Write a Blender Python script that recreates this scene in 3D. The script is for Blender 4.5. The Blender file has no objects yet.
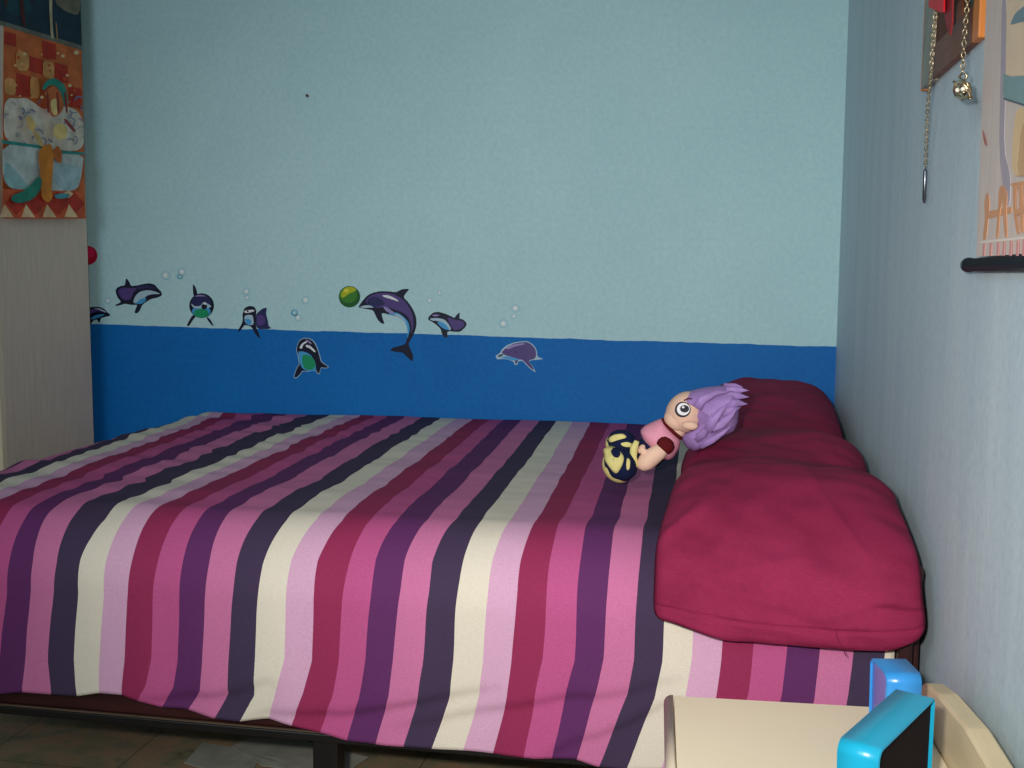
import bpy, bmesh, math, random
from mathutils import Vector, Matrix, noise
from mathutils.geometry import tessellate_polygon
random.seed(4)
sc = bpy.context.scene
C = sc.collection

# ------------------------------------------------------------------ camera
# world: back wall is y=0, right wall is x=0, floor z=0, metres
F = 1080.0                                   # focal length in pixels of a 1024 wide frame
CAM = Vector((-0.335, -3.1, 1.0))
def _basis():
    y = Vector((715 - 512, 275 - 384, F)).normalized()      # where the bed-head wall runs to
    roll = 0.006
    t = -(-roll * y.x + y.y) / y.z
    z = -Vector((-roll, 1, t)).normalized()
    x = y.cross(z)
    return Matrix((x, y, z))                 # camera (right, down, forward) -> world
MB = _basis()
cam = bpy.data.cameras.new('camera')
camo = bpy.data.objects.new('camera', cam)
C.objects.link(camo)
cam.sensor_width = 36; cam.sensor_fit = 'HORIZONTAL'
cam.lens = F / 1024 * 36
cam.clip_start = 0.02
rx, dn, fw = [MB @ Vector(v) for v in ((1, 0, 0), (0, 1, 0), (0, 0, 1))]
R = Matrix((rx, -dn, -fw)).transposed()
camo.matrix_world = Matrix.Translation(CAM) @ R.to_4x4()
sc.camera = camo

def ray(px, py): return MB @ Vector((px - 512, py - 384, F))
def on(px, py, ax, val):
    r = ray(px, py)
    return CAM + r * ((val - CAM[ax]) / r[ax])
def X0(px, py, v=-0.001): return on(px, py, 0, v)
def Y0(px, py, v=-0.001): return on(px, py, 1, v)
def Z0(px, py, v=0.0): return on(px, py, 2, v)
def plane(px, py, p0, n):
    r = ray(px, py)
    return CAM + r * ((p0 - CAM).dot(n) / r.dot(n))

# ------------------------------------------------------------------ light
w = bpy.data.worlds.new('world'); sc.world = w
w.use_nodes = True
w.node_tree.nodes['Background'].inputs[0].default_value = (0.5, 0.6, 0.7, 1)
w.node_tree.nodes['Background'].inputs[1].default_value = 0.02
def lamp(name, kind, loc, target, energy, color=(1, 1, 1), **kw):
    l = bpy.data.lights.new(name, kind); l.energy = energy; l.color = color
    for k, v in kw.items(): setattr(l, k, v)
    o = bpy.data.objects.new(name, l); C.objects.link(o)
    o.location = loc
    o.rotation_euler = (Vector(target) - Vector(loc)).to_track_quat('-Z', 'Y').to_euler()
    return o
lamp('camera_flash', 'SPOT', (-0.42, -3.08, 1.07), (-0.60, 0, 0.55), 117, (1.0, 0.95, 0.90),
     spot_size=math.radians(78), spot_blend=1.0, shadow_soft_size=0.025)
lamp('rear_fill_light', 'AREA', (-1.5, -4.15, 1.75), (-0.95, 0, 0.6), 26, (0.80, 0.92, 1.0),
     shape='RECTANGLE', size=1.3, size_y=1.0)  # added cool fill lamp behind the camera; the room has no window built
vs = sc.view_settings
vs.view_transform = 'Standard'; vs.look = 'None'; vs.exposure = 0.0; vs.gamma = 1.0
vs.use_curve_mapping = False

# ------------------------------------------------------------------ materials
def lin(c):
    out = []
    for v in c:
        v /= 255.0
        out.append(v / 12.92 if v <= 0.04045 else ((v + 0.055) / 1.055) ** 2.4)
    return (*out, 1)
def base(name, rough=0.8, spec=0.3, metal=0.0):
    m = bpy.data.materials.new(name); m.use_nodes = True
    b = m.node_tree.nodes['Principled BSDF']
    b.inputs['Roughness'].default_value = rough
    b.inputs['Specular IOR Level'].default_value = spec
    b.inputs['Metallic'].default_value = metal
    return m, m.node_tree, b
def nd(nt, t, **kw):
    n = nt.nodes.new(t)
    for k, v in kw.items(): setattr(n, k, v)
    return n
def coords(nt, scale=(1, 1, 1), kind='Object'):
    tc = nd(nt, 'ShaderNodeTexCoord'); mp = nd(nt, 'ShaderNodeMapping')
    mp.inputs['Scale'].default_value = scale
    nt.links.new(tc.outputs[kind], mp.inputs[0])
    return mp.outputs[0]
def noisy(nt, vec, scale, detail=4, rough=0.6):
    n = nd(nt, 'ShaderNodeTexNoise'); n.inputs['Scale'].default_value = scale
    n.inputs['Detail'].default_value = detail; n.inputs['Roughness'].default_value = rough
    nt.links.new(vec, n.inputs['Vector']); return n
def mix(nt, fac, a, b, mode='MIX'):
    n = nd(nt, 'ShaderNodeMix', data_type='RGBA', blend_type=mode)
    for s, v in ((0, fac), (6, a), (7, b)):
        if isinstance(v, (int, float)): n.inputs[s].default_value = v
        elif isinstance(v, tuple): n.inputs[s].default_value = v
        else: nt.links.new(v, n.inputs[s])
    return n.outputs[2]
def ramp(nt, src, stops, interp='LINEAR'):
    r = nd(nt, 'ShaderNodeValToRGB'); cr = r.color_ramp; cr.interpolation = interp
    while len(cr.elements) < len(stops): cr.elements.new(0.5)
    for e, (p, c) in zip(cr.elements, stops): e.position = p; e.color = c
    nt.links.new(src, r.inputs[0]); return r.outputs[0]
def bump(nt, b, h, strength=0.2, dist=0.002):
    n = nd(nt, 'ShaderNodeBump'); n.inputs['Strength'].default_value = strength
    n.inputs['Distance'].default_value = dist
    nt.links.new(h, n.inputs['Height']); nt.links.new(n.outputs[0], b.inputs['Normal'])
def M(name, rgb, rough=0.8, spec=0.3, metal=0.0, var=0.12, vscale=12, bs=0.0, bscale=200, stretch=(1, 1, 1)):
    m, nt, b = base(name, rough, spec, metal)
    c = lin(rgb); v = coords(nt, stretch)
    n = noisy(nt, v, vscale)
    d = tuple(x * (1 - var) for x in c[:3]) + (1,); u = tuple(min(1, x * (1 + var)) for x in c[:3]) + (1,)
    nt.links.new(ramp(nt, n.outputs[0], [(0.3, d), (0.7, u)]), b.inputs['Base Color'])
    if bs: bump(nt, b, noisy(nt, v, bscale).outputs[0], bs)
    return m

# plaster walls with brushed paint
def wall_mat(name, rgb, rgb2, streak):
    m, nt, b = base(name, 0.62, 0.25)
    v = coords(nt, streak); n = noisy(nt, v, 3.0, 6, 0.65)
    v2 = coords(nt); n2 = noisy(nt, v2, 70, 5, 0.7)
    c = ramp(nt, n.outputs[0], [(0.3, lin(rgb)), (0.7, lin(rgb2))])
    c = mix(nt, 0.13, c, ramp(nt, n2.outputs[0], [(0.35, lin([x * 0.80 for x in rgb])), (0.65, lin([min(255, x * 1.12) for x in rgb2]))]))
    nt.links.new(c, b.inputs['Base Color'])
    bump(nt, b, n2.outputs[0], 0.25, 0.003)
    return m
# back wall: pale blue above a deep blue dado painted with a slightly sloping, uneven top edge
def back_wall_mat():
    m, nt, b = base('painted_back_wall', 0.62, 0.25)
    v = coords(nt); sep = nd(nt, 'ShaderNodeSeparateXYZ'); nt.links.new(v, sep.inputs[0])
    n1 = noisy(nt, v, 2.0, 6, 0.65); n2 = noisy(nt, v, 75, 5, 0.7); nl = noisy(nt, coords(nt, (1, 1, 0.2)), 9, 3)
    up = ramp(nt, n1.outputs[0], [(0.3, lin((174, 216, 221))), (0.7, lin((188, 226, 229)))])
    up = mix(nt, 0.25, up, ramp(nt, n2.outputs[0], [(0.35, lin((156, 196, 204))), (0.65, lin((210, 236, 236)))]))
    lo = ramp(nt, n1.outputs[0], [(0.3, lin((0, 102, 178))), (0.7, lin((4, 114, 192)))])
    lo = mix(nt, 0.2, lo, ramp(nt, n2.outputs[0], [(0.35, lin((0, 84, 160))), (0.65, lin((10, 128, 206)))]))
    # z - (0.8037 - 0.01373*x) + waviness
    a = nd(nt, 'ShaderNodeMath', operation='MULTIPLY_ADD'); nt.links.new(sep.outputs[0], a.inputs[0])
    a.inputs[1].default_value = 0.01373; nt.links.new(sep.outputs[2], a.inputs[2])
    e = nd(nt, 'ShaderNodeMath', operation='MULTIPLY_ADD'); nt.links.new(nl.outputs[0], e.inputs[0])
    e.inputs[1].default_value = 0.010; nt.links.new(a.outputs[0], e.inputs[2])
    g = nd(nt, 'ShaderNodeMath', operation='GREATER_THAN'); nt.links.new(e.outputs[0], g.inputs[0])
    g.inputs[1].default_value = 0.8037 + 0.005
    nt.links.new(mix(nt, g.outputs[0], lo, up), b.inputs['Base Color'])
    bump(nt, b, n2.outputs[0], 0.3, 0.003)
    return m
# dark mottled terrazzo-like floor tiles
def floor_mat():
    m, nt, b = base('mottled_floor_tiles', 0.5, 0.4)
    v = coords(nt); n = noisy(nt, v, 14, 8, 0.75)
    c = ramp(nt, n.outputs[0], [(0.3, lin((92, 86, 68))), (0.45, lin((130, 124, 98))), (0.58, lin((160, 128, 100))), (0.7, lin((98, 116, 94)))])
    br = nd(nt, 'ShaderNodeTexBrick'); br.offset = 0
    for k, x in (('Scale', 1), ('Brick Width', 0.3), ('Row Height', 0.3), ('Mortar Size', 0.0012)): br.inputs[k].default_value = x
    nt.links.new(v, br.inputs['Vector'])
    nt.links.new(mix(nt, br.outputs['Fac'], c, lin((74, 70, 58))), b.inputs['Base Color'])
    bump(nt, b, n.outputs[0], 0.1)
    return m
CREAM, LPINK, CRIM, HPINK, PURP, PINK, DARK = ((220, 210, 192), (210, 162, 190), (146, 46, 84), (184, 84, 134), (96, 46, 96), (196, 112, 154), (66, 53, 78))
def stripe_mat():
    m, nt, b = base('striped_cotton', 0.85, 0.15)
    uv = nd(nt, 'ShaderNodeUVMap'); uv.uv_map = 'cloth'
    sep = nd(nt, 'ShaderNodeSeparateXYZ'); nt.links.new(uv.outputs[0], sep.inputs[0])
    d = nd(nt, 'ShaderNodeMath', operation='DIVIDE'); nt.links.new(sep.outputs[0], d.inputs[0]); d.inputs[1].default_value = 7.0
    f = nd(nt, 'ShaderNodeMath', operation='FRACT'); nt.links.new(d.outputs[0], f.inputs[0])
    seq = [PURP, PINK, DARK, CREAM, LPINK, CRIM, HPINK]
    c = ramp(nt, f.outputs[0], [(i / 7, lin(x)) for i, x in enumerate(seq)], 'CONSTANT')
    mp = nd(nt, 'ShaderNodeMapping'); mp.inputs['Scale'].default_value = (4, 60, 1); nt.links.new(uv.outputs[0], mp.inputs[0])
    n = noisy(nt, mp.outputs[0], 6.0, 4, 0.8)
    c = mix(nt, 0.16, c, ramp(nt, n.outputs[0], [(0.3, (0.35, 0.33, 0.35, 1)), (0.7, (1, 1, 1, 1))]), 'MULTIPLY')
    # fine heather in the yarn
    n3 = noisy(nt, coords(nt), 420, 3, 0.7)
    c = mix(nt, 0.12, c, ramp(nt, n3.outputs[0], [(0.35, (0.2, 0.2, 0.2, 1)), (0.65, (1, 1, 1, 1))]), 'OVERLAY')
    nt.links.new(c, b.inputs['Base Color'])
    bump(nt, b, noisy(nt, coords(nt), 500, 2).outputs[0], 0.15, 0.001)
    return m
def pillow_mat():
    m, nt, b = base('crimson_cotton', 0.85, 0.15)
    n = noisy(nt, coords(nt, (1, 1, 1)), 7, 5, 0.6); n3 = noisy(nt, coords(nt, (1, 6, 6)), 120, 3, 0.7)
    c = ramp(nt, n.outputs[0], [(0.3, lin((122, 29, 61))), (0.7, lin((140, 38, 73)))])
    c = mix(nt, 0.14, c, ramp(nt, n3.outputs[0], [(0.35, (0.2, 0.2, 0.2, 1)), (0.65, (1, 1, 1, 1))]), 'OVERLAY')
    nt.links.new(c, b.inputs['Base Color'])
    bump(nt, b, n3.outputs[0], 0.2, 0.001)
    return m

MT = dict(
    back=back_wall_mat(),
    right=wall_mat('painted_right_wall', (188, 208, 218), (206, 222, 228), (1, 5, 0.6)),
    plain=wall_mat('painted_plain_wall', (168, 190, 198), (186, 204, 208), (1, 1, 1)),
    ceil=M('white_ceiling', (205, 205, 200)),
    floor=floor_mat(), stripe=stripe_mat(), pillow=pillow_mat(),
    seam=M('crimson_seam', (128, 24, 60), 0.85),
    ward=M('ash_laminate', (214, 194, 174), 0.45, 0.4, var=0.07, vscale=9, stretch=(14, 14, 1)),
    wardedge=M('pale_edge_banding', (228, 212, 180), 0.45, var=0.04),
    rail=M('dark_red_wood', (52, 20, 18), 0.45, 0.4, var=0.3, vscale=6, stretch=(1, 8, 8)),
    black=M('black_painted_metal', (16, 13, 13), 0.4, 0.5),
    rail_glint=M('painted_rail_highlight', (120, 100, 84), 0.35, 0.5, 0.6),
    matt=M('mattress_ticking', (200, 190, 180)),
    paper=M('grey_paper', (150, 150, 138), 0.7, var=0.15, vscale=20),
    ivory=M('ivory_laminate', (242, 226, 196), 0.4, 0.4, var=0.02, vscale=5),
    ivoryd=M('ivory_edge_wood', (226, 204, 164), 0.45, 0.4, var=0.08, vscale=8, stretch=(6, 1, 6)),
    sky=M('light_blue_plastic', (50, 138, 206), 0.28, 0.5, var=0.04),
    teal=M('turquoise_plastic', (26, 156, 190), 0.28, 0.5, var=0.04),
    screen=M('violet_glass_face', (92, 96, 176), 0.12, 0.6, var=0.2, vscale=20),
    backing=M('black_felt_backing', (34, 24, 24), 0.9, 0.1, var=0.2),
    rodm=M('black_rod_wood', (24, 28, 34), 0.3, 0.6),
    wood=M('brown_frame_wood', (120, 66, 36), 0.5, 0.4, var=0.25, vscale=8, stretch=(1, 3, 9)),
    amber=M('varnished_amber_wood', (214, 130, 56), 0.45, 0.4, var=0.1),
    gild=M('worn_silver_moulding', (140, 136, 122), 0.45, 0.5, 0.3, var=0.25, vscale=30),
    canvas=M('brown_painting', (104, 60, 40), 0.7, var=0.45, vscale=14),
    red=M('red_ribbon_satin', (222, 20, 34), 0.5, var=0.1),
    red2=M('dark_red_ribbon', (150, 36, 42), 0.6, var=0.1),
    chain=M('tarnished_chain_metal', (176, 160, 128), 0.3, 0.6, 0.85, var=0.25, vscale=80),
    steel=M('dark_steel', (110, 112, 118), 0.25, 0.6, 0.9),
)
FL = {}
def flat(rgb, rough=0.55, var=0.05, vscale=40):
    k = (*rgb, var)
    if k not in FL: FL[k] = M('ink_%02x%02x%02x' % tuple(rgb), rgb, rough, 0.3, var=var, vscale=vscale)
    return FL[k]

# ------------------------------------------------------------------ helpers
def link(name, me, mats, parent=None, smooth=False):
    o = bpy.data.objects.new(name, me); C.objects.link(o)
    for m in (mats if isinstance(mats, (list, tuple)) else [mats]): me.materials.append(m)
    if smooth:
        for p in me.polygons: p.use_smooth = True
    if parent: o.parent = parent; o.matrix_parent_inverse = Matrix.Translation(-parent.location) if parent.type == 'EMPTY' and not parent.rotation_euler.z else parent.matrix_basis.inverted()
    return o
def obj(name, bm, mats, parent=None, smooth=False):
    bmesh.ops.recalc_face_normals(bm, faces=bm.faces)
    me = bpy.data.meshes.new(name); bm.to_mesh(me); bm.free()
    return link(name, me, mats, parent, smooth)
def tag(o, label=None, cat=None, group=None, kind=None):
    if label: o['label'] = label
    if cat: o['category'] = cat
    if group: o['group'] = group
    if kind: o['kind'] = kind
    return o
def thing(name, loc, label, cat, group=None):
    o = bpy.data.objects.new(name, None); C.objects.link(o); o.location = loc
    o.empty_display_size = 0.05
    return tag(o, label, cat, group)
def box(bm, x0, x1, y0, y1, z0, z1, bev=0.0, seg=2, mat=0):
    b2 = bmesh.new(); bmesh.ops.create_cube(b2, size=1)
    for v in b2.verts:
        v.co = Vector(((x0 + x1) / 2 + v.co.x * (x1 - x0), (y0 + y1) / 2 + v.co.y * (y1 - y0), (z0 + z1) / 2 + v.co.z * (z1 - z0)))
    if bev: bmesh.ops.bevel(b2, geom=b2.edges[:], offset=bev, segments=seg, affect='EDGES', profile=0.5)
    merge(bm, b2, mat)
def merge(bm, b2, mat=0, mtx=None):
    vm = {}
    for v in b2.verts: vm[v] = bm.verts.new(mtx @ v.co if mtx else v.co)
    for f in b2.faces:
        try: nf = bm.faces.new([vm[v] for v in f.verts]); nf.material_index = mat; nf.smooth = f.smooth
        except ValueError: pass
    b2.free()
def cbox(*a, **k):
    bm = bmesh.new(); box(bm, *a, **k); return bm
def tube(bm, pts, rad, n=10, mat=0, cap=True):
    rings = []
    prev = None
    for i, p in enumerate(pts):
        p = Vector(p)
        t = (Vector(pts[min(i + 1, len(pts) - 1)]) - Vector(pts[max(i - 1, 0)])).normalized()
        a = t.orthogonal().normalized() if prev is None else (prev - t * prev.dot(t)).normalized()
        prev = a; b = t.cross(a)
        r = rad[i] if isinstance(rad, (list, tuple)) else rad
        rings.append([bm.verts.new(p + (a * math.cos(2 * math.pi * k / n) + b * math.sin(2 * math.pi * k / n)) * r) for k in range(n)])
    for r0, r1 in zip(rings, rings[1:]):
        for k in range(n):
            f = bm.faces.new((r0[k], r0[(k + 1) % n], r1[(k + 1) % n], r1[k])); f.material_index = mat; f.smooth = True
    if cap:
        for r in (rings[0][::-1], rings[-1]): f = bm.faces.new(r); f.material_index = mat
def smooth_poly(pts, it=2):
    pts = [Vector(p) for p in pts]
    for _ in range(it):
        q = []
        for i, p in enumerate(pts):
            n = pts[(i + 1) % len(pts)]
            q += [p * 0.8 + n * 0.2, p * 0.2 + n * 0.8]
        pts = q
    return pts
def slab(bm, pts, nrm, thick, mat=0):
    """closed thin slab from a 3D outline, extruded along nrm"""
    n = Vector(nrm) * thick
    a = [bm.verts.new(p) for p in pts]; b = [bm.verts.new(Vector(p) + n) for p in pts]
    top = []
    for tri in tessellate_polygon([[Vector(p) for p in pts]]):
        for vs_ in (b, a):
            try: top.append(bm.faces.new([vs_[k] for k in tri]))
            except ValueError: pass
    for i in range(len(a)):
        f = bm.faces.new((a[i], a[(i + 1) % len(a)], b[(i + 1) % len(a)], b[i])); f.material_index = mat
    for f in top: f.material_index = mat
def lerp_tab(tab, x):
    if x <= tab[0][0]: return tab[0][1] + (tab[1][1] - tab[0][1]) / (tab[1][0] - tab[0][0]) * (x - tab[0][0])
    for (a, va), (b, vb) in zip(tab, tab[1:]):
        if x <= b: return va + (vb - va) * (x - a) / (b - a)
    (a, va), (b, vb) = tab[-2:]
    return vb + (vb - va) / (b - a) * (x - b)
def sst(a, b, x):
    t = max(0, min(1, (x - a) / (b - a))); return t * t * (3 - 2 * t)

# ------------------------------------------------------------------ room
def struct(name, bm, m): return tag(obj(name, bm, m), kind='structure')
XL, YR, ZC = -3.45, -4.3, 2.5
struct('floor', cbox(XL, 0, YR, 0, -0.05, 0), MT['floor'])
struct('ceiling', cbox(XL, 0, YR, 0, ZC, ZC + 0.05), MT['ceil'])
struct('wall_back', cbox(XL, 0, 0, 0.08, 0, ZC), MT['back'])
struct('wall_right', cbox(0, 0.08, YR, 0.08, 0, ZC), MT['right'])
struct('wall_left', cbox(XL - 0.08, XL, YR, 0.08, 0, ZC), MT['plain'])
struct('wall_front', cbox(XL, 0, YR - 0.08, YR, 0, ZC), MT['plain'])

# ------------------------------------------------------------------ bed
TOPZ = 0.574
bed = thing('bed', (-0.97, -0.72, 0), 'dark red-brown wooden bed base with thin black legs under the striped bedspread', 'bed')
def rail(bm_args, name='side_rail'): return obj(name, cbox(*bm_args, bev=0.004), MT['rail'], bed)
rail((-1.86, -0.06, -1.385, -1.36, 0.207, 0.33))
rail((-1.86, -0.06, -0.06, -0.035, 0.207, 0.33))
rail((-1.885, -1.86, -1.385, -0.035, 0.207, 0.33), 'foot_rail')
rail((-0.045, -0.012, -1.40, -0.03, 0.207, 0.50), 'headboard')
obj('rail_edge_strip', cbox(-1.88, -0.06, -1.392, -1.350, 0.190, 0.205, bev=0.002), MT['black'], bed)
obj('rail_highlight_strip', cbox(-1.88, -0.06, -1.3905, -1.386, 0.2055, 0.2085), MT['rail_glint'], bed)  # highlight along the rail's lower edge, put in as a pale strip
for x in (-1.82, -0.982, -0.12):
    for y in (-1.365, -0.10):
        bm = cbox(x - 0.023, x + 0.023, y - 0.02, y + 0.02, 0.006, 0.20, bev=0.003)
        box(bm, x - 0.026, x + 0.026, y - 0.023, y + 0.023, 0.0, 0.012, bev=0.002)
        obj('leg', bm, MT['black'], bed)
bm = cbox(-0.050, -0.030, -1.448, -1.405, 0.0, 0.535, bev=0.005)
obj('headboard_post', bm, MT['rail'], bed)
bm = bmesh.new()
for p0 in [Vector((-0.0255, -1.426, 0.531))]:
    tube(bm, [p0, p0 + Vector((0, 0, .006)), p0 + Vector((0, 0, .014)), p0 + Vector((0, 0, .026)), p0 + Vector((0, 0, .034)), p0 + Vector((0, 0, .038))],
         [0.004, 0.004, 0.009, 0.010, 0.007, 0.002], 16)
obj('post_finial', bm, MT['rail'], bed, True)
obj('slat_base', cbox(-1.855, -0.06, -1.358, -0.062, 0.29, 0.31), MT['rail'], bed)
obj('mattress', cbox(-1.865, -0.07, -1.375, -0.04, 0.311, 0.548, bev=0.04, seg=4), MT['matt'], bed, True)

# ------------------------------------------------------------------ bedspread
# profile of the cloth across the bed: flat top, round shoulder, hanging front
RS = 0.13; YF = -1.42
def prof(s):
    """s = cloth length from the back edge; returns y, z, normal(y,z)"""
    L1 = 1.40 - RS                      # flat top length from y=-0.02
    La = RS * math.pi / 2
    if s <= L1: return -0.02 - s, TOPZ, 0, 1
    if s <= L1 + La:
        a = (s - L1) / RS
        return -0.02 - L1 - RS * math.sin(a), TOPZ - RS + RS * math.cos(a), -math.sin(a), math.cos(a)
    return YF, TOPZ - RS - (s - L1 - La), -1, 0
SP = [prof(i * 0.01) for i in range(0, 190)]
def hit(px, py):
    """where the sight line through a measured stripe edge meets the cloth profile -> (X, s)"""
    best = None
    for i, (y, z, ny, nz) in enumerate(SP):
        r = ray(px, py)
        # solve px match in the profile point's own horizontal line: intersect with plane y
        t = (y - CAM.y) / r.y; p = CAM + r * t
        # pick the s whose height error is smallest
        err = (p.z - z) if abs(nz) < 0.5 else None
        if abs(nz) >= 0.5:
            t = (z - CAM.z) / r.z; p = CAM + r * t; e = abs(p.y - y)
        else: e = abs(err)
        if best is None or e < best[0]: best = (e, p.x, i * 0.01)
    return best[1], best[2]
far = {-8: 157, -7: 169, -6: 182, -5: 195, -4: 207, -3: 222, -2: 235, -1: 250, 0: 268, 1: 290, 2: 310, 3: 332, 4: 347, 5: 362, 6: 376, 7: 389, 8: 406, 9: 422, 10: 441,
       11: 456, 12: 473, 13: 489, 14: 503, 15: 521, 16: 539, 17: 556, 18: 572, 19: 590, 20: 609, 21: 627, 22: 645, 23: 662, 24: 681}
r520 = {0: 24, 1: 45, 2: 73, 3: 103, 4: 124, 5: 151, 6: 175, 7: 200, 8: 226, 9: 257, 10: 289, 11: 315, 12: 343, 13: 370, 14: 398, 15: 427, 16: 455, 17: 482, 18: 511,
        19: 538, 20: 562, 21: 590, 22: 618, 23: 646, 24: 672}
r560 = [10.5, 33.5, 57, 82, 107, 132, 157, 184, 210, 237, 264, 291, 319, 348, 375, 405, 433, 462, 492, 521, 550, 580, 610, 640, 668]
r592 = [8, 32, 54, 79, 104.5, 129, 153, 180, 206, 234, 260, 287, 315, 343, 372, 401, 429, 458, 488, 517.5, 546, 577.5, 607.5, 637, 667]
r660 = [1, 26, 47.5, 74, 100, 125, 151, 177.5, 203, 229.5, 257, 286, 313, 338.5, 366, 393.5, 424, 453.5, 482, 511, 542, 574, 602.5, 633, 662, 691, 721.5, 752, 785.5, 817, 850.5, 884]
r695 = [-4, 22, 50, 75, 99, 122, 146, 173, 200, 228, 255, 275, 304, 333, 359, 389, 418, 450, 477, 506, 535, 566, 596, 627, 655, 686, 717, 748, 782, 814, 847, 880]
hemx = [-8, 22, 50, 76, 99, 122.5, 136, 160, 185, 212.5, 239, 268, 291, 318.5, 346, 375.5, 403.5, 432, 462, 492, 523, 551, 575, 597, 625, 660, 694, 727, 762, 796, 830, 866]
hemy = [694, 693.5, 693.5, 694, 695, 695.5, 699, 707, 713.5, 718.5, 720, 721, 728, 735, 740, 743.5, 748.5, 752, 754, 755.5, 757, 759, 763, 768, 770, 772, 774, 776, 778, 780, 782, 784]
NB = 32
curves = {}
for b in range(-8, NB):
    pts = []
    if b in far: pts.append(hit(far[b], 409 + (far[b] - 205) * 0.037 if far[b] > 205 else 409))
    if b in r520: pts.append(hit(r520[b], 520))
    if 0 <= b < len(r560): pts.append(hit(r560[b], 560))
    if 0 <= b < len(r592): pts.append(hit(r592[b], 592))
    if 0 <= b: pts += [hit(r660[b], 660), hit(r695[b], 695 if b > 8 else 688), hit(hemx[b], hemy[b])]
    curves[b] = pts
sp = 0.0497
for b in range(-8, 0):                                 # foot side: only the far end was seen
    x0, s0 = curves[b][0]
    ref = curves[0]
    curves[b] = [(x0, s0)] + [(x + b * 0.041, s) for x, s in ref[1:]]
for b in range(25, NB):                                # under the pillow
    d = b - 24
    ref = curves[24][:4]
    w_ = (curves[b][0][0] - curves[24][4][0]) / d
    curves[b] = [(x + d * w_, s) for x, s in ref] + curves[b]
last = curves[NB - 1]
curves[NB] = [(x + 0.026, s) for x, s in last]
CT = {}
for b, pts in curves.items():
    t = sorted((s, x) for x, s in pts)
    q = [t[0]]
    for a in t[1:]:
        if a[0] - q[-1][0] > 0.012: q.append(a)
    CT[b] = q
def row(s):
    return [(b, lerp_tab(CT[b], s) if s < CT[b][-1][0] else CT[b][-1][1]) for b in sorted(CT)]
HEM = [(lambda h: (h[0], h[1]))(hit(hemx[b], hemy[b])) for b in range(NB)]
HEMT = [(-1.90, HEM[0][1])] + [(x, s) for x, s in HEM] + [(0.0, HEM[-1][1])]
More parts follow.
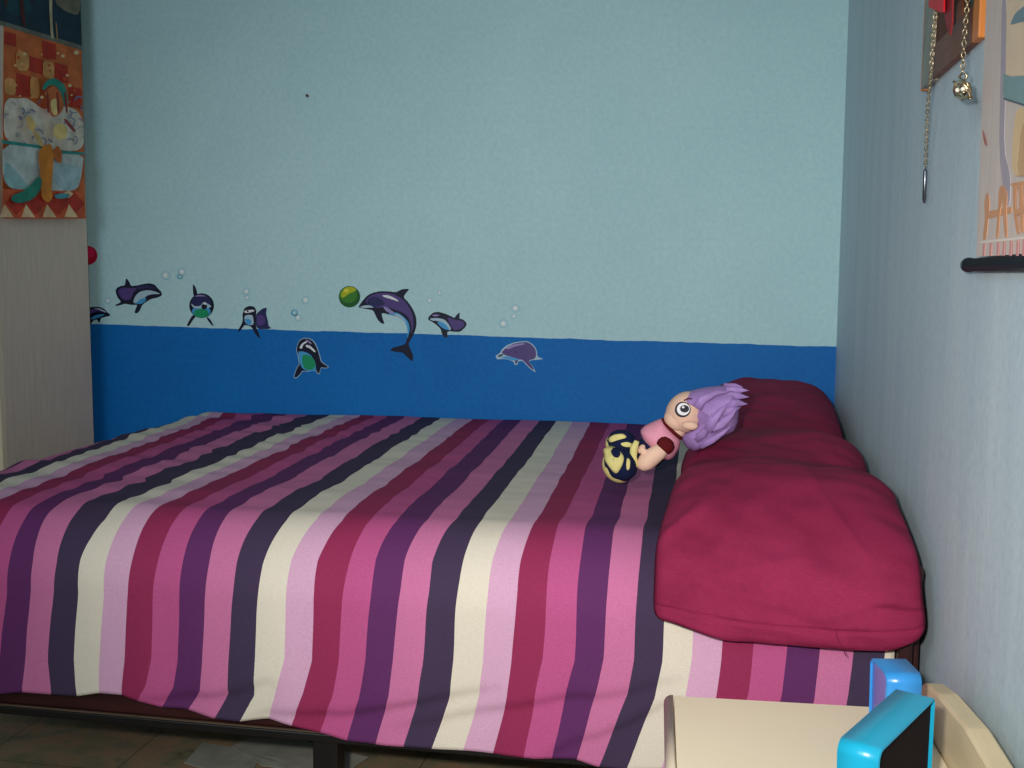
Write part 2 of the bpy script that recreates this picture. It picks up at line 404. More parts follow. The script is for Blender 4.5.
def spread():
    bm = bmesh.new(); uvl = bm.loops.layers.uv.new('cloth')
    # columns along the bed; beyond the foot the cloth hangs down
    XF = -1.895; XH = -0.052
    cols = [XF - 0.34 + i * 0.02 for i in range(18)] + []
    n = 210
    cols = [XF - 0.34 + 0.02 * i for i in range(17)] + [XF + (XH - XF) * i / n for i in range(n + 1)]
    NS = 300
    grid = []
    for cx in cols:
        x = max(cx, XF); over = max(0, XF - cx)
        smax = lerp_tab(HEMT, max(x, -1.9))
        colv = []
        for j in range(NS + 1):
            s = smax * j / NS
            # denser rows need no care: constant count
            y, z, ny, nz = prof(s)
            # ---- relief
            p = Vector((x, s, 0))
            front = sst(1.30, 1.46, s)
            top = 1 - front
            leftness = sst(-0.9, -1.75, x)
            h = 0
            # cross-wise rumples, strongest near the foot end
            h += top * (0.0015 + 0.0085 * leftness) * noise.noise(Vector((x * 2.2 + s * 1.2, s * 13.0 - x * 3.0, 1.7)))
            h += top * 0.0030 * noise.noise(Vector((x * 3, s * 5.0, 7.7)))
            h += top * 0.0012 * noise.noise(Vector((x * 14, s * 20.0, 3.1)))
            # soft vertical folds on the hanging side
            dropd = max(0, s - 1.40)
            f1 = noise.noise(Vector((x * 7.0 + dropd * 0.8, dropd * 0.9, 4.2)))
            f2 = noise.noise(Vector((x * 16.0 - dropd * 2.0, dropd * 2.0, 9.2)))
            h += front * (0.009 * f1 + 0.0035 * f2) * min(1, 0.4 + dropd * 3)
            # diagonal drag folds near the hem
            dh = smax - s
            for (x0, x1, d0, d1, amp) in ((-1.33, -1.05, 0.0, 0.075, .010), (-1.12, -0.66, 0.0, 0.12, .011), (-0.86, -0.36, 0.03, 0.16, .009), (-0.60, -0.36, 0.0, 0.13, .011)):
                if x0 < x < x1:
                    c0 = d0 + (d1 - d0) * (x - x0) / (x1 - x0)
                    u = (dh - c0) / 0.0055
                    env = math.sin(math.pi * (x - x0) / (x1 - x0)) ** 0.5
                    h += amp * env * (1 / (1 + math.exp(max(-30, min(30, -u * 1.6)))) - 1) * math.exp(-max(0, -u) * 0.03) * front
            h = max(h, -0.008 - 0.007 * front)
            yy = y + ny * (h + 0.004 * front); zz = z + nz * h
            # shoulder at the foot end rounds down
            edge = x - XF
            r = 0.06
            if over == 0 and edge < r:
                a = 1 - edge / r
                zz -= top * r * (1 - math.sqrt(max(0, 1 - a * a))) * 0.8
            if over > 0:
                zz -= (0.06 * 0.8 + over) * top + 0.0 * front
                xx = x - 0.01 * math.sin(s * 20) * min(1, over * 5) - 0.002
                if front > 0: xx = x - over * 0.12 * front; yy += over * 0.5 * front
            else: xx = x
            colv.append((Vector((xx, yy, zz)), s))
        grid.append((cx, colv))
    V = [[bm.verts.new(p) for p, s in colv] for cx, colv in grid]
    # stripe coordinate of every vertex
    U = []
    for cx, colv in grid:
        u = []
        for p, s in colv:
            r_ = row(s)
            uu = None
            for (b0, x0), (b1, x1) in zip(r_, r_[1:]):
                if cx <= x1: uu = b0 + (cx - x0) / max(1e-6, x1 - x0) * (b1 - b0); break
            if uu is None: uu = r_[-1][0] + 0.5
            lf = sst(-0.7, -1.7, cx) * (1 - sst(1.15, 1.35, s))
            uu += lf * (0.30 * noise.noise(Vector((cx * 4, s * 20 - cx * 3, 6.6)))) + 0.05 * noise.noise(Vector((cx * 8, s * 12, 2.6)))
            u.append(uu)
        U.append(u)
    for i in range(len(V) - 1):
        for j in range(NS):
            f = bm.faces.new((V[i][j], V[i + 1][j], V[i + 1][j + 1], V[i][j + 1])); f.smooth = True
            for l, (a, b_) in zip(f.loops, ((i, j), (i + 1, j), (i + 1, j + 1), (i, j + 1))):
                l[uvl].uv = (U[a][b_], grid[a][1][b_][1])
    return bm
o = obj('bedspread', spread(), MT['stripe'], None, True)
tag(o, 'bedspread with pink, purple, crimson, cream and navy stripes covering the bed', 'bedspread')
so = o.modifiers.new('thickness', 'SOLIDIFY'); so.thickness = 0.004; so.offset = -1

# ------------------------------------------------------------------ long crimson pillow
def pillow():
    # (top y, top z, bottom y, bottom z, x left, x right)
    K = [(-.045, .625, -.045, .610, -.33, -.05), (-.06, .68, -.05, .590, -.345, -.03), (-.14, .722, -.12, .577, -.36, -.022), (-.28, .724, -.28, .576, -.365, -.022), (-.42, .712, -.42, .576, -.37, -.03),
         (-.56, .690, -.56, .576, -.375, -.035), (-.68, .668, -.68, .576, -.375, -.045), (-.78, .676, -.78, .576, -.385, -.030), (-.88, .682, -.88, .576, -.392, -.028), (-.97, .666, -.97, .576, -.392, -.040),
         (-1.03, .657, -1.03, .576, -.390, -.045), (-1.10, .664, -1.10, .576, -.396, -.03), (-1.19, .678, -1.19, .576, -.402, -.022), (-1.29, .666, -1.27, .576, -.405, -.026), (-1.375, .634, -1.345, .574, -.411, -.024),
         (-1.44, .583, -1.42, .562, -.416, -.022), (-1.478, .53, -1.450, .53, -.416, -.022), (-1.488, .487, -1.456, .489, -.416, -.018), (-1.488, .460, -1.458, .462, -.413, -.020), (-1.482, .449, -1.462, .451, -.408, -.028)]
    def cat(t):
        n = len(K) - 1; x = t * n; i = min(int(x), n - 1); f = x - i
        P = [K[max(0, min(n, i + d))] for d in (-1, 0, 1, 2)]
        return [0.5 * ((2 * b) + (-a + c) * f + (2 * a - 5 * b + 4 * c - d) * f * f + (-a + 3 * b - 3 * c + d) * f ** 3) for a, b, c, d in zip(*P)]
    bm = bmesh.new(); NSs, NU = 190, 56
    rows = []
    for i in range(NSs + 1):
        t = i / NSs
        ty, tz, by, bz, xl, xr = cat(t)
        top, bot = Vector((0, ty, tz)), Vector((0, by, bz)); mid = (top + bot) / 2 if t < 0.72 else (top * .45 + bot * .55)
        mid = bot.lerp(top, 0.38)
        ring = []
        fl = sst(0.70, 0.82, t)                           # the open flap is flat
        ex = 3.6 + 8 * fl
        for side in (1, -1):
            for k in range(NU + 1 if side == 1 else NU - 1):
                u = (-1 + 2 * k / NU) if side == 1 else (1 - 2 * (k + 1) / NU)
                hgt = (1 - abs(u) ** ex) ** 0.55
                x = xl + (xr - xl) * (u + 1) / 2
                tgt = top if side == 1 else bot
                p = mid.lerp(tgt, hgt) + Vector((x, 0, 0))
                if side == 1:
                    nrm = (top - bot).normalized() if t < 0.97 else Vector((0, -1, 0))
                    w_ = 0.008 * noise.noise(Vector((x * 9, p.y * 7 + p.z * 7, 0.3))) + 0.005 * noise.noise(Vector((x * 20 + p.z * 20, p.y * 24, 5.3)))
                    # drag wrinkles from the left shoulder and along the sagging end
                    for dx, dz, sl, am in ((-.39, .60, .9, .006), (-.36, .62, .7, .005), (-.34, .56, 1.1, .004), (-.12, .60, -1.3, .004), (-.26, .56, .25, .003), (-.09, .52, .3, .004)):
                        q1 = (p.z - dz) - sl * (x - dx)
                        w_ += am * math.exp(-(q1 / .007) ** 2) * math.exp(-((x - dx) / .09) ** 2) * sst(.6, .7, t)
                    w_ += 0.0045 * fl * noise.noise(Vector((x * 5, p.z * 55 + x * 12, 2.3)))
                    w_ -= 0.005 * math.exp(-((p.z - (0.489 - 0.012 * math.sin((u + 1) * 1.3))) / 0.0022) ** 2) * fl
                    w_ -= 0.006 * sst(0.3, 1, u) * math.exp(-((p.z - 0.506 - 0.02 * (1 - u)) / 0.006) ** 2) * fl
                    p += nrm * w_ * min(1, hgt * 1.5)
                # hanging lower edge: rounded corner at the wall side, slight sag
                if t > 0.8:
                    p.z += fl * 0.022 * max(0, (u - 0.72) / 0.28) ** 2 * sst(0.82, 1, t) + fl * 0.024 * (1 - sst(-1, -0.35, u)) * sst(0.82, 1, t)
                ring.append(bm.verts.new(p))
        rows.append(ring)
    m = len(rows[0])
    for a, b in zip(rows, rows[1:]):
        for k in range(m):
            f = bm.faces.new((a[k], a[(k + 1) % m], b[(k + 1) % m], b[k])); f.smooth = True
    bm.faces.new(rows[0]); bm.faces.new(rows[-1][::-1])
    return bm
o = obj('pillow', pillow(), MT['pillow'], None, True)
tag(o, 'long crimson pillow lying across the head of the bed by the right wall', 'pillow')
# loose thread at its hem
bm = bmesh.new()
p = [Y0(836, 628, -1.492), Y0(837, 638, -1.494), Y0(842, 647, -1.49), Y0(846, 656, -1.485)]
tube(bm, p, 0.0006, 5); obj('loose_thread', bm, MT['seam'], o)

# ------------------------------------------------------------------ plush doll
YD = -0.97
z = lambda a, b: (580 + a / 5.39, 370 + b / 5.39)
def blob(bm, px, py, rx_, rz_, ang=0, dy=0.0, ry=None, mat=0, jit=0.0, seg=28, y=None):
    """rounded stuffed shape; radii in metres, ang in degrees in the upright plane"""
    c = Y0(px, py, (YD if y is None else y) + dy)
    b2 = bmesh.new(); bmesh.ops.create_uvsphere(b2, u_segments=seg, v_segments=seg // 2, radius=1)
    for v in b2.verts:
        if jit: v.co *= 1 + jit * noise.noise(v.co * 2.2 + Vector((px, py, 0)))
        v.co = Vector((v.co.x * rx_, v.co.y * (ry if ry else min(rx_, rz_)), v.co.z * rz_))
    for f in b2.faces: f.smooth = True
    merge(bm, b2, mat, Matrix.Translation(c) @ Matrix.Rotation(math.radians(ang), 4, 'Y'))
    return c
skin = M('peach_plush', (236, 196, 172), 0.9, 0.1, bs=0.3, bscale=300)
lav = M('lavender_plush', (162, 128, 188), 0.6, 0.3, var=0.14, vscale=40, bs=0.3, bscale=200)
lavl = M('pale_lavender_felt', (190, 164, 208), 0.8, 0.2, var=0.1)
shirt = M('pink_jersey', (222, 150, 170), 0.9, 0.1, bs=0.2, bscale=300)
maroon = M('maroon_felt', (92, 24, 28), 0.9, 0.1)
navy = M('navy_plush', (26, 34, 66), 0.9, 0.1)
butter = M('pale_yellow_felt', (226, 214, 140), 0.9, 0.1)
white = flat((236, 232, 236)); inkb = flat((18, 18, 34))
doll = thing('plush_doll', Y0(655, 470, YD), 'plush doll with lavender hair and pink shirt lying against the crimson pillow', 'doll')
def dpart(name, fn, m, label=None):
    bm = bmesh.new(); fn(bm); q = obj(name, bm, m, doll, False)
    if label: q['label'] = label
    return q
MM = 0.00193
def f_head(bm):
    blob(bm, 686, 412, 22.5 * MM, 19.5 * MM, -50, 0, 22 * MM)
    blob(bm, 676, 420, 13 * MM, 11 * MM, 40, -0.008, 14 * MM)        # cheek
head = dpart('head', f_head, skin)
dpart('ear', lambda bm: blob(bm, 690, 425.5, 8 * MM, 4.6 * MM, 5, -0.046, 0.008), skin)
dpart('neck', lambda bm: blob(bm, 675, 428, 12 * MM, 10 * MM, 40, 0, 12 * MM), skin)
def lock(bm, pts, wid, th=0.006, dy=0.0):
    """a tapering plush lock; pts are (px,py,extra y)"""
    P = [Y0(a, b, YD + dy + c) for a, b, c in pts]
    n = len(P)
    tube(bm, P, [wid * MM * (1 - i / (n - 1)) ** 0.7 + 0.0008 for i in range(n)], 10)
def flat_lock(bm, pts, wid, th):
    # flattened tapering felt spike
    P = [Y0(a, b, YD + c) for a, b, c in pts]; n = len(P); rings = []
    for i, p in enumerate(P):
        t = (P[min(i + 1, n - 1)] - P[max(i - 1, 0)]).normalized(); sd = t.cross(Vector((0, 1, 0))).normalized()
        k = (1 - i / (n - 1)) ** 0.8 if i else 0.8
        rings.append([bm.verts.new(p + sd * wid * MM * k * math.cos(a_) + Vector((0, 1, 0)) * (th * k + 0.0005) * math.sin(a_)) for a_ in [2 * math.pi * q_ / 12 for q_ in range(12)]])
    for a, b in zip(rings, rings[1:]):
        for k in range(12): f = bm.faces.new((a[k], a[(k + 1) % 12], b[(k + 1) % 12], b[k])); f.smooth = True
    bm.faces.new(rings[0]); bm.faces.new(rings[-1][::-1])
def inflate(bm, pts, ctr, y, front, back, it=1, pw=0.5, jit=0.0):
    # stuffed shape with the given outline
    P = smooth_poly([(a, b, 0) for a, b in pts], it); c = Vector((*ctr, 0)); n = len(P)
    def ringv(f, sgn):
        h = (1 - f ** 2.4) ** pw; out = []
        for p in P:
            q_ = c.lerp(p, f); w_ = Y0(q_.x, q_.y, y)
            j = jit * noise.noise(Vector((q_.x * .12, q_.y * .12, 3))) * h
            out.append(bm.verts.new(Vector((w_.x, y - (front if sgn > 0 else -back) * h - j, w_.z))))
        return out
    fs = [0.04, .2, .4, .6, .75, .87, .95, 1.0]
    R_ = [ringv(f, 1) for f in fs] + [ringv(f, -1) for f in fs[-2::-1]]
    for a, b in zip(R_, R_[1:]):
        for k in range(n): f = bm.faces.new((a[k], a[(k + 1) % n], b[(k + 1) % n], b[k])); f.smooth = True
    bm.faces.new(R_[0]); bm.faces.new(R_[-1][::-1])
def f_hair(bm):
    inflate(bm, [(679, 396), (690, 390.5), (706, 387), (722, 385.5), (736, 386), (740, 394), (737.5, 429), (722, 437), (706, 446), (694, 452), (686, 447), (680, 437), (690, 430), (697, 422), (692, 412), (694, 404), (688, 399)], (714, 415), YD + .004, .054, .045, 1, jit=.014)
    for a in ([(726, 391, -.02), (738, 390, -.012), (749, 390.5, -.005)], [(728, 396, -.03), (738, 396, -.02), (749.5, 397, -.012)], [(726, 404, -.04), (738, 403, -.03), (748, 404, -.02)],
              [(724, 388, .01), (736, 387, .01), (743, 387, .01)], [(722, 412, -.045), (734, 410, -.036), (741, 407, -.03)]):
        flat_lock(bm, a, 6.5, .007)
hair = dpart('hair', f_hair, lav)
def f_locks(bm):
    for a, w_ in (([(697, 408, -.054), (702, 400, -.055), (716, 393, -.048), (734, 391, -.03)], 6), ([(712, 428, -.058), (722, 424, -.054), (732, 415, -.046), (738, 406, -.04)], 6),
              ([(708, 431, -.058), (714, 420, -.062), (722, 410, -.058), (729, 402, -.05)], 5.5), ([(695, 440, -.035), (703, 434, -.050), (709, 424, -.060), (712, 412, -.064)], 5.5),
              ([(700, 446, -.03), (712, 440, -.045), (724, 432, -.045), (733, 424, -.036)], 5)):
        flat_lock(bm, a, w_, .005)
q = dpart('hair_lock', f_locks, lav)
# face details lie on the cheek facing the room
def disc(bm, px, py, a, b, ang, y0, y1, mat=0):
    c = Y0(px, py, y0); e = []
    for k in range(28):
        t = 2 * math.pi * k / 28; u, v = a * math.cos(t), b * math.sin(t)
        r_ = math.radians(ang)
        e.append(c + Vector((u * math.cos(r_) - v * math.sin(r_), 0, u * math.sin(r_) + v * math.cos(r_))))
    slab(bm, e, (0, -1, 0), y0 - y1, mat)
EY = YD - 0.0415
def f_eye(bm):
    disc(bm, 682.9, 409.0, 7.9 * MM, 7.6 * MM, 20, YD - .030, EY - .001, 1)
    disc(bm, 683.4, 409.0, 6.4 * MM, 6.2 * MM, 20, EY, EY - .0022, 0)
    disc(bm, 684.6, 408.6, 4.5 * MM, 3.7 * MM, 0, EY, EY - .0034, 1)
    disc(bm, 683.2, 407.0, 1.3 * MM, 1.0 * MM, 0, EY, EY - .0042, 0)
bm = bmesh.new(); f_eye(bm); e = obj('eye', bm, [white, inkb], head); e['label'] = 'round black and white embroidered eye'
bm = bmesh.new(); tube(bm, [Y0(x, y, YD - .036) for x, y in ((684, 400.5), (688, 398.5), (692, 398.8))], 0.0014, 6); obj('eyebrow', bm, maroon, head)
# torso
def f_shirt(bm):
    inflate(bm, [z(*p) for p in [(322, 328), (345, 302), (390, 280), (440, 258), (480, 290), (520, 335), (545, 378), (535, 425), (505, 472), (480, 486), (445, 478), (410, 455), (375, 425), (340, 375)]], z(435, 375), YD, .036, .03, 2, .55)
dpart('shirt', f_shirt, shirt)
def f_collar(bm):
    c = Y0(672.5, 429, YD); ax = (Y0(668, 434, YD) - Y0(678, 424, YD)).normalized()
    a = ax.orthogonal().normalized(); b = ax.cross(a); P = []
    for k in range(33):
        t = 2 * math.pi * k / 32; P.append(c + (a * math.cos(t) + b * math.sin(t)) * 13.4 * MM)
    tube(bm, P, 0.0036, 8, cap=False)
dpart('collar', f_collar, maroon)
def f_trs(bm):
    tube(bm, [Y0(a, b, YD + .004) for a, b in ((658, 446), (650, 452), (641, 455), (632, 457))], [v * MM for v in (15, 16.5, 14, 9)], 20)
dpart('trousers', f_trs, navy)
def f_cuff(bm):
    tube(bm, [Y0(a, b, YD - .036) for a, b in ((671.5, 440.5), (670, 442), (667, 444.2), (664, 446.6), (661.6, 448.4), (661, 449))], [v * MM for v in (3, 7.2, 9.2, 9.2, 7.8, 6)], 22)
dpart('sleeve_cuff', f_cuff, maroon)
def f_arm(bm):
    tube(bm, [Y0(a, b, YD - .038 - c) for a, b, c in ((666, 446, 0), (660, 451, 0), (652, 457, .004), (646, 462, .006), (641, 466, .006), (638, 468, .006))], [v * MM for v in (6, 8.2, 9.2, 9.2, 6.5, 1.5)], 18)
    blob(bm, 641.5, 449, 3.5 * MM, 5 * MM, 30, -0.04, 0.008)
    tube(bm, [Y0(648, 456, YD - .045), Y0(643, 451, YD - .045), Y0(640.5, 447, YD - .043)], [5 * MM, 3.6 * MM, 2.2 * MM], 12)
dpart('arm', f_arm, skin)
# far arm
dpart('arm', lambda bm: tube(bm, [Y0(a, b, YD + .04) for a, b in ((664, 436), (655, 442), (645, 450))], [v * MM for v in (8, 8, 6)], 14), skin)
def boot(name, px, py, y, big, ang):
    bm = bmesh.new(); blob(bm, px, py, 18.5 * MM * big, 16.0 * MM * big, ang, 0, 20 * MM * big, y=y, jit=0.05)
    b = obj(name, bm, navy, doll)
    bm = bmesh.new()
    blob(bm, px - 2.9 * big, py + 2.6 * big, 17.6 * MM * big, 14.6 * MM * big, ang, 0.004, 17.5 * MM * big, y=y)
    s = obj('sole', bm, butter, b); s['label'] = 'pale yellow sole edge'
    return b
b1 = boot('boot', 620.5, 464, YD - 0.045, 1.0, 52)
b2_ = boot('boot', 622, 443, YD + 0.03, 0.86, 20)
def patch(parent, name, pts, cpx, cpy, y, rr, ang_big, m):
    """felt patch laid on the boot's round surface"""
    c = Y0(cpx, cpy, y); bm = bmesh.new()
    P = smooth_poly([(a, b, 0) for a, b in pts], 2)
    ctr = sum(P, Vector()) / len(P)
    rings = []
    for f in (0.001, 0.35, 0.7, 1.0):
        ring = []
        for p in P:
            q_ = ctr.lerp(p, f); w_ = Y0(q_.x, q_.y, y)
            d = w_ - c; k = math.sqrt(max(0.02, 1 - (d.x ** 2 + d.z ** 2) / rr ** 2))
            ring.append(bm.verts.new(Vector((w_.x, y - k * rr * ang_big - 0.002, w_.z))))
        rings.append(ring)
    n = len(P)
    for a, b in zip(rings, rings[1:]):
        for k in range(n):
            f = bm.faces.new((a[k], a[(k + 1) % n], b[(k + 1) % n], b[k])); f.smooth = True
    q = obj(name, bm, m, parent)
    so = q.modifiers.new('felt', 'SOLIDIFY'); so.thickness = 0.003; so.offset = 0
    return q
patch(b1, 'felt_patch', [z(125, 425), z(165, 405), z(215, 420), z(248, 455), z(235, 500), z(205, 545), z(165, 500), z(140, 470)], 620.5, 464, YD - .045, 19 * MM, 1.10, butter)
patch(b1, 'felt_spot', [z(172, 430), z(185, 415), z(210, 415), z(228, 435), z(215, 455), z(188, 452)], 620.5, 464, YD - .048, 19 * MM, 1.12, navy)
patch(b1, 'felt_patch', [z(262, 455), z(278, 470), z(275, 515), z(262, 522), z(258, 490)], 620.5, 464, YD - .045, 21 * MM, 1.05, butter)
patch(b2_, 'felt_patch', [z(158, 360), z(190, 338), z(240, 332), z(262, 352), z(215, 362), z(170, 380)], 622, 443, YD + .03, 18 * MM, 1.05, butter)
patch(b2_, 'felt_patch', [z(225, 378), z(262, 372), z(288, 385), z(280, 402), z(240, 395)], 622, 443, YD + .02, 18 * MM, 1.12, butter)
dpart('boot_cuff', lambda bm: tube(bm, [Y0(a, b, YD - .05) for a, b in ((637, 441), (634, 448), (633, 457), (637, 467))], [v * MM for v in (2.5, 4, 4, 2)], 12), butter)

# ------------------------------------------------------------------ stickers on the back wall
def zz(o_, s): return lambda a, b: (o_[0] + a / s, o_[1] + b / s)
A = zz((80, 230), 4.52); B = zz((230, 260), 5.12); D = zz((400, 270), 6.4)
NAVY, INK, VIO, BELLY, AQUA, GREEN, WHT, LILAC = (44, 46, 92), (20, 24, 48), (84, 66, 128), (170, 200, 214), (70, 160, 214), (30, 150, 100), (222, 228, 232), (150, 140, 190)
def sticker(name, fn, layers, label, cat, group, clip=None):
    """printed vinyl cut-out: outline + inks, each ink a hair above the last"""
    bm = bmesh.new(); mats = []
    for i, (rgb, shape, it) in enumerate(layers):
        pts = smooth_poly([(*fn(a, b), 0) for a, b in shape], it)
        mt = flat(rgb, 0.4)
        if mt not in mats: mats.append(mt)
        y = -0.0006 - 0.0004 * i
        P = []
        for p in pts:
            px = max(p.x, clip) if clip else p.x
            P.append(Y0(px, p.y, 0.0))
        n0 = 0.0 if i == 0 else -0.0006 - 0.0004 * (i - 1)
        P = [Vector((p.x, n0 + (0 if i == 0 else 0.0002), p.z)) for p in P]
        slab(bm, P, (0, 1, 0), y - P[0].y, mats.index(mt))
    return tag(obj(name, bm, mats), label, cat, group)
def circ(cx, cy, r, n=20, a0=0, a1=360, ry=None):
    return [(cx + r * math.cos(math.radians(a0 + (a1 - a0) * k / n)), cy + (ry or r) * math.sin(math.radians(a0 + (a1 - a0) * k / n))) for k in range(n)]
G = 'dolphin stickers along the painted blue band'
sticker('dolphin_sticker', A, [
    (INK, [(15, 340), (42, 350), (70, 346), (95, 349), (115, 360), (124, 374), (137, 380), (134, 389), (112, 393), (94, 398), (91, 415), (84, 421), (79, 404), (60, 408), (50, 426), (40, 430), (15, 425)], 1),
    (VIO, [(36, 362), (70, 354), (100, 360), (112, 372), (80, 366), (50, 378), (36, 385)], 1),
    (BELLY, [(60, 352), (90, 354), (114, 366), (120, 374), (90, 362)], 1),
    (AQUA, [(48, 402), (70, 384), (118, 380), (90, 394), (60, 404)], 1)],
    'small navy dolphin sticker half hidden by the wardrobe edge', 'sticker', G)
sticker('dolphin_sticker', A, [
    (INK, [(160, 275), (168, 260), (188, 252), (204, 250), (208, 216), (222, 232), (231, 254), (262, 250), (290, 243), (315, 240), (338, 247), (350, 262), (368, 279), (371, 296), (350, 306), (320, 312), (298, 326), (281, 338), (272, 362), (258, 378), (246, 374), (255, 348), (260, 338), (235, 339), (205, 333), (188, 338), (165, 344), (158, 339), (188, 326), (170, 306)], 1),
    (VIO, [(170, 275), (190, 260), (220, 262), (260, 262), (240, 285), (232, 310), (210, 320), (185, 306)], 1),
    (NAVY, [(250, 258), (300, 248), (335, 256), (345, 268), (300, 262), (265, 272)], 1),
    (BELLY, [(240, 328), (252, 296), (275, 277), (310, 271), (345, 279), (366, 290), (330, 289), (302, 297), (280, 320), (262, 334)], 1),
    (AQUA, [(252, 332), (275, 312), (300, 304), (298, 322), (275, 336)], 1),
    (INK, circ(313, 269, 4), 0)],
    'violet dolphin sticker swimming right, beside two pale bubbles', 'sticker', G)
sticker('dolphin_sticker', A, [
    (INK, circ(550, 342, 56, 26), 0),
    (INK, [(510, 243), (522, 256), (532, 290), (520, 312), (512, 290)], 1),
    (INK, [(516, 380), (500, 398), (482, 434), (494, 434), (512, 404), (524, 392)], 1),
    (INK, [(572, 390), (590, 404), (606, 434), (596, 430), (578, 408)], 1),
    (NAVY, circ(550, 325, 44, 22, ry=32), 0),
    (AQUA, circ(550, 368, 42, 22, ry=26), 0),
    (GREEN, circ(550, 376, 34, 20, ry=20), 0),
    (BELLY, [(503, 330), (520, 345), (545, 345), (560, 325), (575, 330), (598, 345), (585, 352), (560, 352), (535, 356), (512, 350)], 1),
    (INK, circ(564, 346, 13, 16), 0),
    (LILAC, [(515, 300), (545, 292), (580, 300), (545, 300)], 1),
    (WHT, circ(568, 332, 6, 12), 0)],
    'dolphin sticker seen head-on with round green belly', 'sticker', G)
sticker('dolphin_sticker', B, [
    (INK, [(64, 278), (74, 246), (100, 234), (126, 240), (136, 262), (132, 285), (131, 338), (150, 382), (157, 406), (130, 380), (114, 346), (98, 337), (75, 332), (60, 352), (45, 371), (41, 360), (60, 328), (66, 308)], 1),
    (NAVY, [(131, 282), (150, 262), (168, 248), (190, 243), (184, 275), (194, 308), (198, 338), (214, 350), (190, 354), (150, 354), (133, 342)], 1),
    (VIO, [(138, 285), (158, 278), (178, 292), (182, 325), (150, 340), (138, 325)], 1),
    (BELLY, [(74, 286), (96, 280), (118, 282), (124, 330), (100, 335), (78, 322)], 1),
    (AQUA, [(76, 302), (98, 300), (112, 312), (108, 334), (84, 326)], 1),
    (WHT, [(72, 262), (90, 256), (122, 254), (128, 262), (100, 270), (80, 272)], 1),
    (INK, circ(92, 262, 5, 12), 0)],
    'small dolphin sticker turned back on itself, straddling the blue paint line', 'sticker', G)
sticker('dolphin_sticker', B, [
    (BELLY, [(343, 440), (353, 412), (375, 399), (407, 399), (433, 417), (448, 448), (461, 488), (468, 518), (487, 533), (509, 548), (490, 556), (465, 551), (460, 584), (448, 583), (438, 563), (400, 573), (374, 568), (357, 592), (335, 609), (325, 597), (342, 550), (355, 535), (347, 490), (339, 460)], 1),
    (INK, [(345, 440), (355, 415), (375, 402), (405, 402), (430, 420), (445, 450), (458, 490), (465, 520), (485, 535), (505, 548), (490, 553), (465, 548), (458, 580), (450, 580), (440, 560), (400, 570), (372, 565), (355, 590), (335, 605), (328, 595), (345, 550), (358, 535), (350, 490), (342, 460)], 1),
    (AQUA, [(349, 468), (378, 468), (410, 482), (438, 520), (442, 570), (395, 568), (368, 552), (354, 512)], 1),
    (GREEN, [(370, 486), (400, 484), (432, 508), (440, 540), (425, 562), (392, 562), (372, 540)], 1),
    (WHT, [(356, 450), (368, 428), (392, 414), (398, 420), (376, 434), (368, 456)], 1),
    (WHT, [(388, 434), (410, 436), (440, 466), (436, 474), (410, 452), (392, 446)], 1),
    (LILAC, [(384, 406), (404, 410), (424, 430), (410, 428)], 1)],
    'green bellied dolphin sticker with open mouth, on the dark blue band', 'sticker', G)
sticker('dolphin_sticker', B, [
    (INK, [(660, 235), (680, 208), (700, 184), (730, 168), (770, 159), (820, 161), (850, 166), (880, 149), (920, 147), (905, 165), (887, 190), (912, 215), (936, 250), (953, 290), (956, 330), (946, 370), (927, 405), (913, 432), (926, 460), (939, 490), (935, 521), (915, 505), (885, 474), (850, 471), (818, 463), (835, 447), (870, 440), (900, 428), (905, 400), (912, 360), (905, 330), (885, 305), (850, 287), (810, 279), (787, 272), (776, 275), (782, 300), (792, 327), (775, 325), (755, 305), (744, 280), (733, 258), (715, 254), (685, 249), (660, 243)], 1),
    (VIO, [(690, 212), (715, 184), (760, 168), (830, 170), (880, 196), (915, 235), (938, 285), (940, 340), (925, 385), (930, 330), (910, 285), (870, 262), (800, 240), (760, 245), (720, 238)], 1),
    (NAVY, [(700, 205), (730, 185), (770, 195), (800, 225), (760, 240), (710, 238)], 1),
    (AQUA, [(805, 276), (850, 266), (885, 286), (915, 318), (922, 360), (906, 410), (911, 362), (903, 328), (884, 303), (850, 285)], 1),
    (BELLY, [(835, 278), (862, 276), (892, 298), (908, 330), (890, 306), (860, 290)], 1),
    (WHT, [(778, 180), (815, 180), (858, 202), (866, 214), (825, 200), (790, 190)], 1),
    (LILAC, [(784, 238), (802, 240), (846, 270), (830, 277), (800, 262)], 1),
    (BELLY, [(664, 240), (690, 232), (720, 232), (740, 244), (715, 244), (690, 246)], 1),
    (INK, circ(712, 218, 5, 12), 0)],
    'big leaping violet dolphin sticker, largest of all, nose to the green ball', 'sticker', G)
sticker('dolphin_sticker', D, [
    (INK, [(178, 308), (195, 288), (215, 271), (245, 267), (290, 279), (330, 297), (348, 308), (364, 285), (383, 269), (381, 300), (380, 310), (405, 317), (423, 335), (427, 352), (411, 373), (385, 396), (350, 396), (320, 391), (302, 396), (305, 432), (285, 434), (267, 406), (261, 377), (235, 352), (205, 331), (184, 321)], 1),
    (VIO, [(300, 300), (350, 318), (400, 326), (415, 348), (395, 375), (350, 388), (335, 370), (315, 335)], 1),
    (BELLY, [(188, 310), (240, 307), (282, 315), (306, 338), (330, 376), (318, 388), (300, 360), (275, 335), (235, 325), (205, 324)], 1),
    (AQUA, [(235, 330), (275, 334), (300, 355), (318, 386), (290, 380), (262, 364)], 1),
    (LILAC, [(205, 290), (225, 284), (260, 288), (225, 298)], 1)],
    'small dolphin sticker right of the big leaping one, touching the paint line', 'sticker', G)
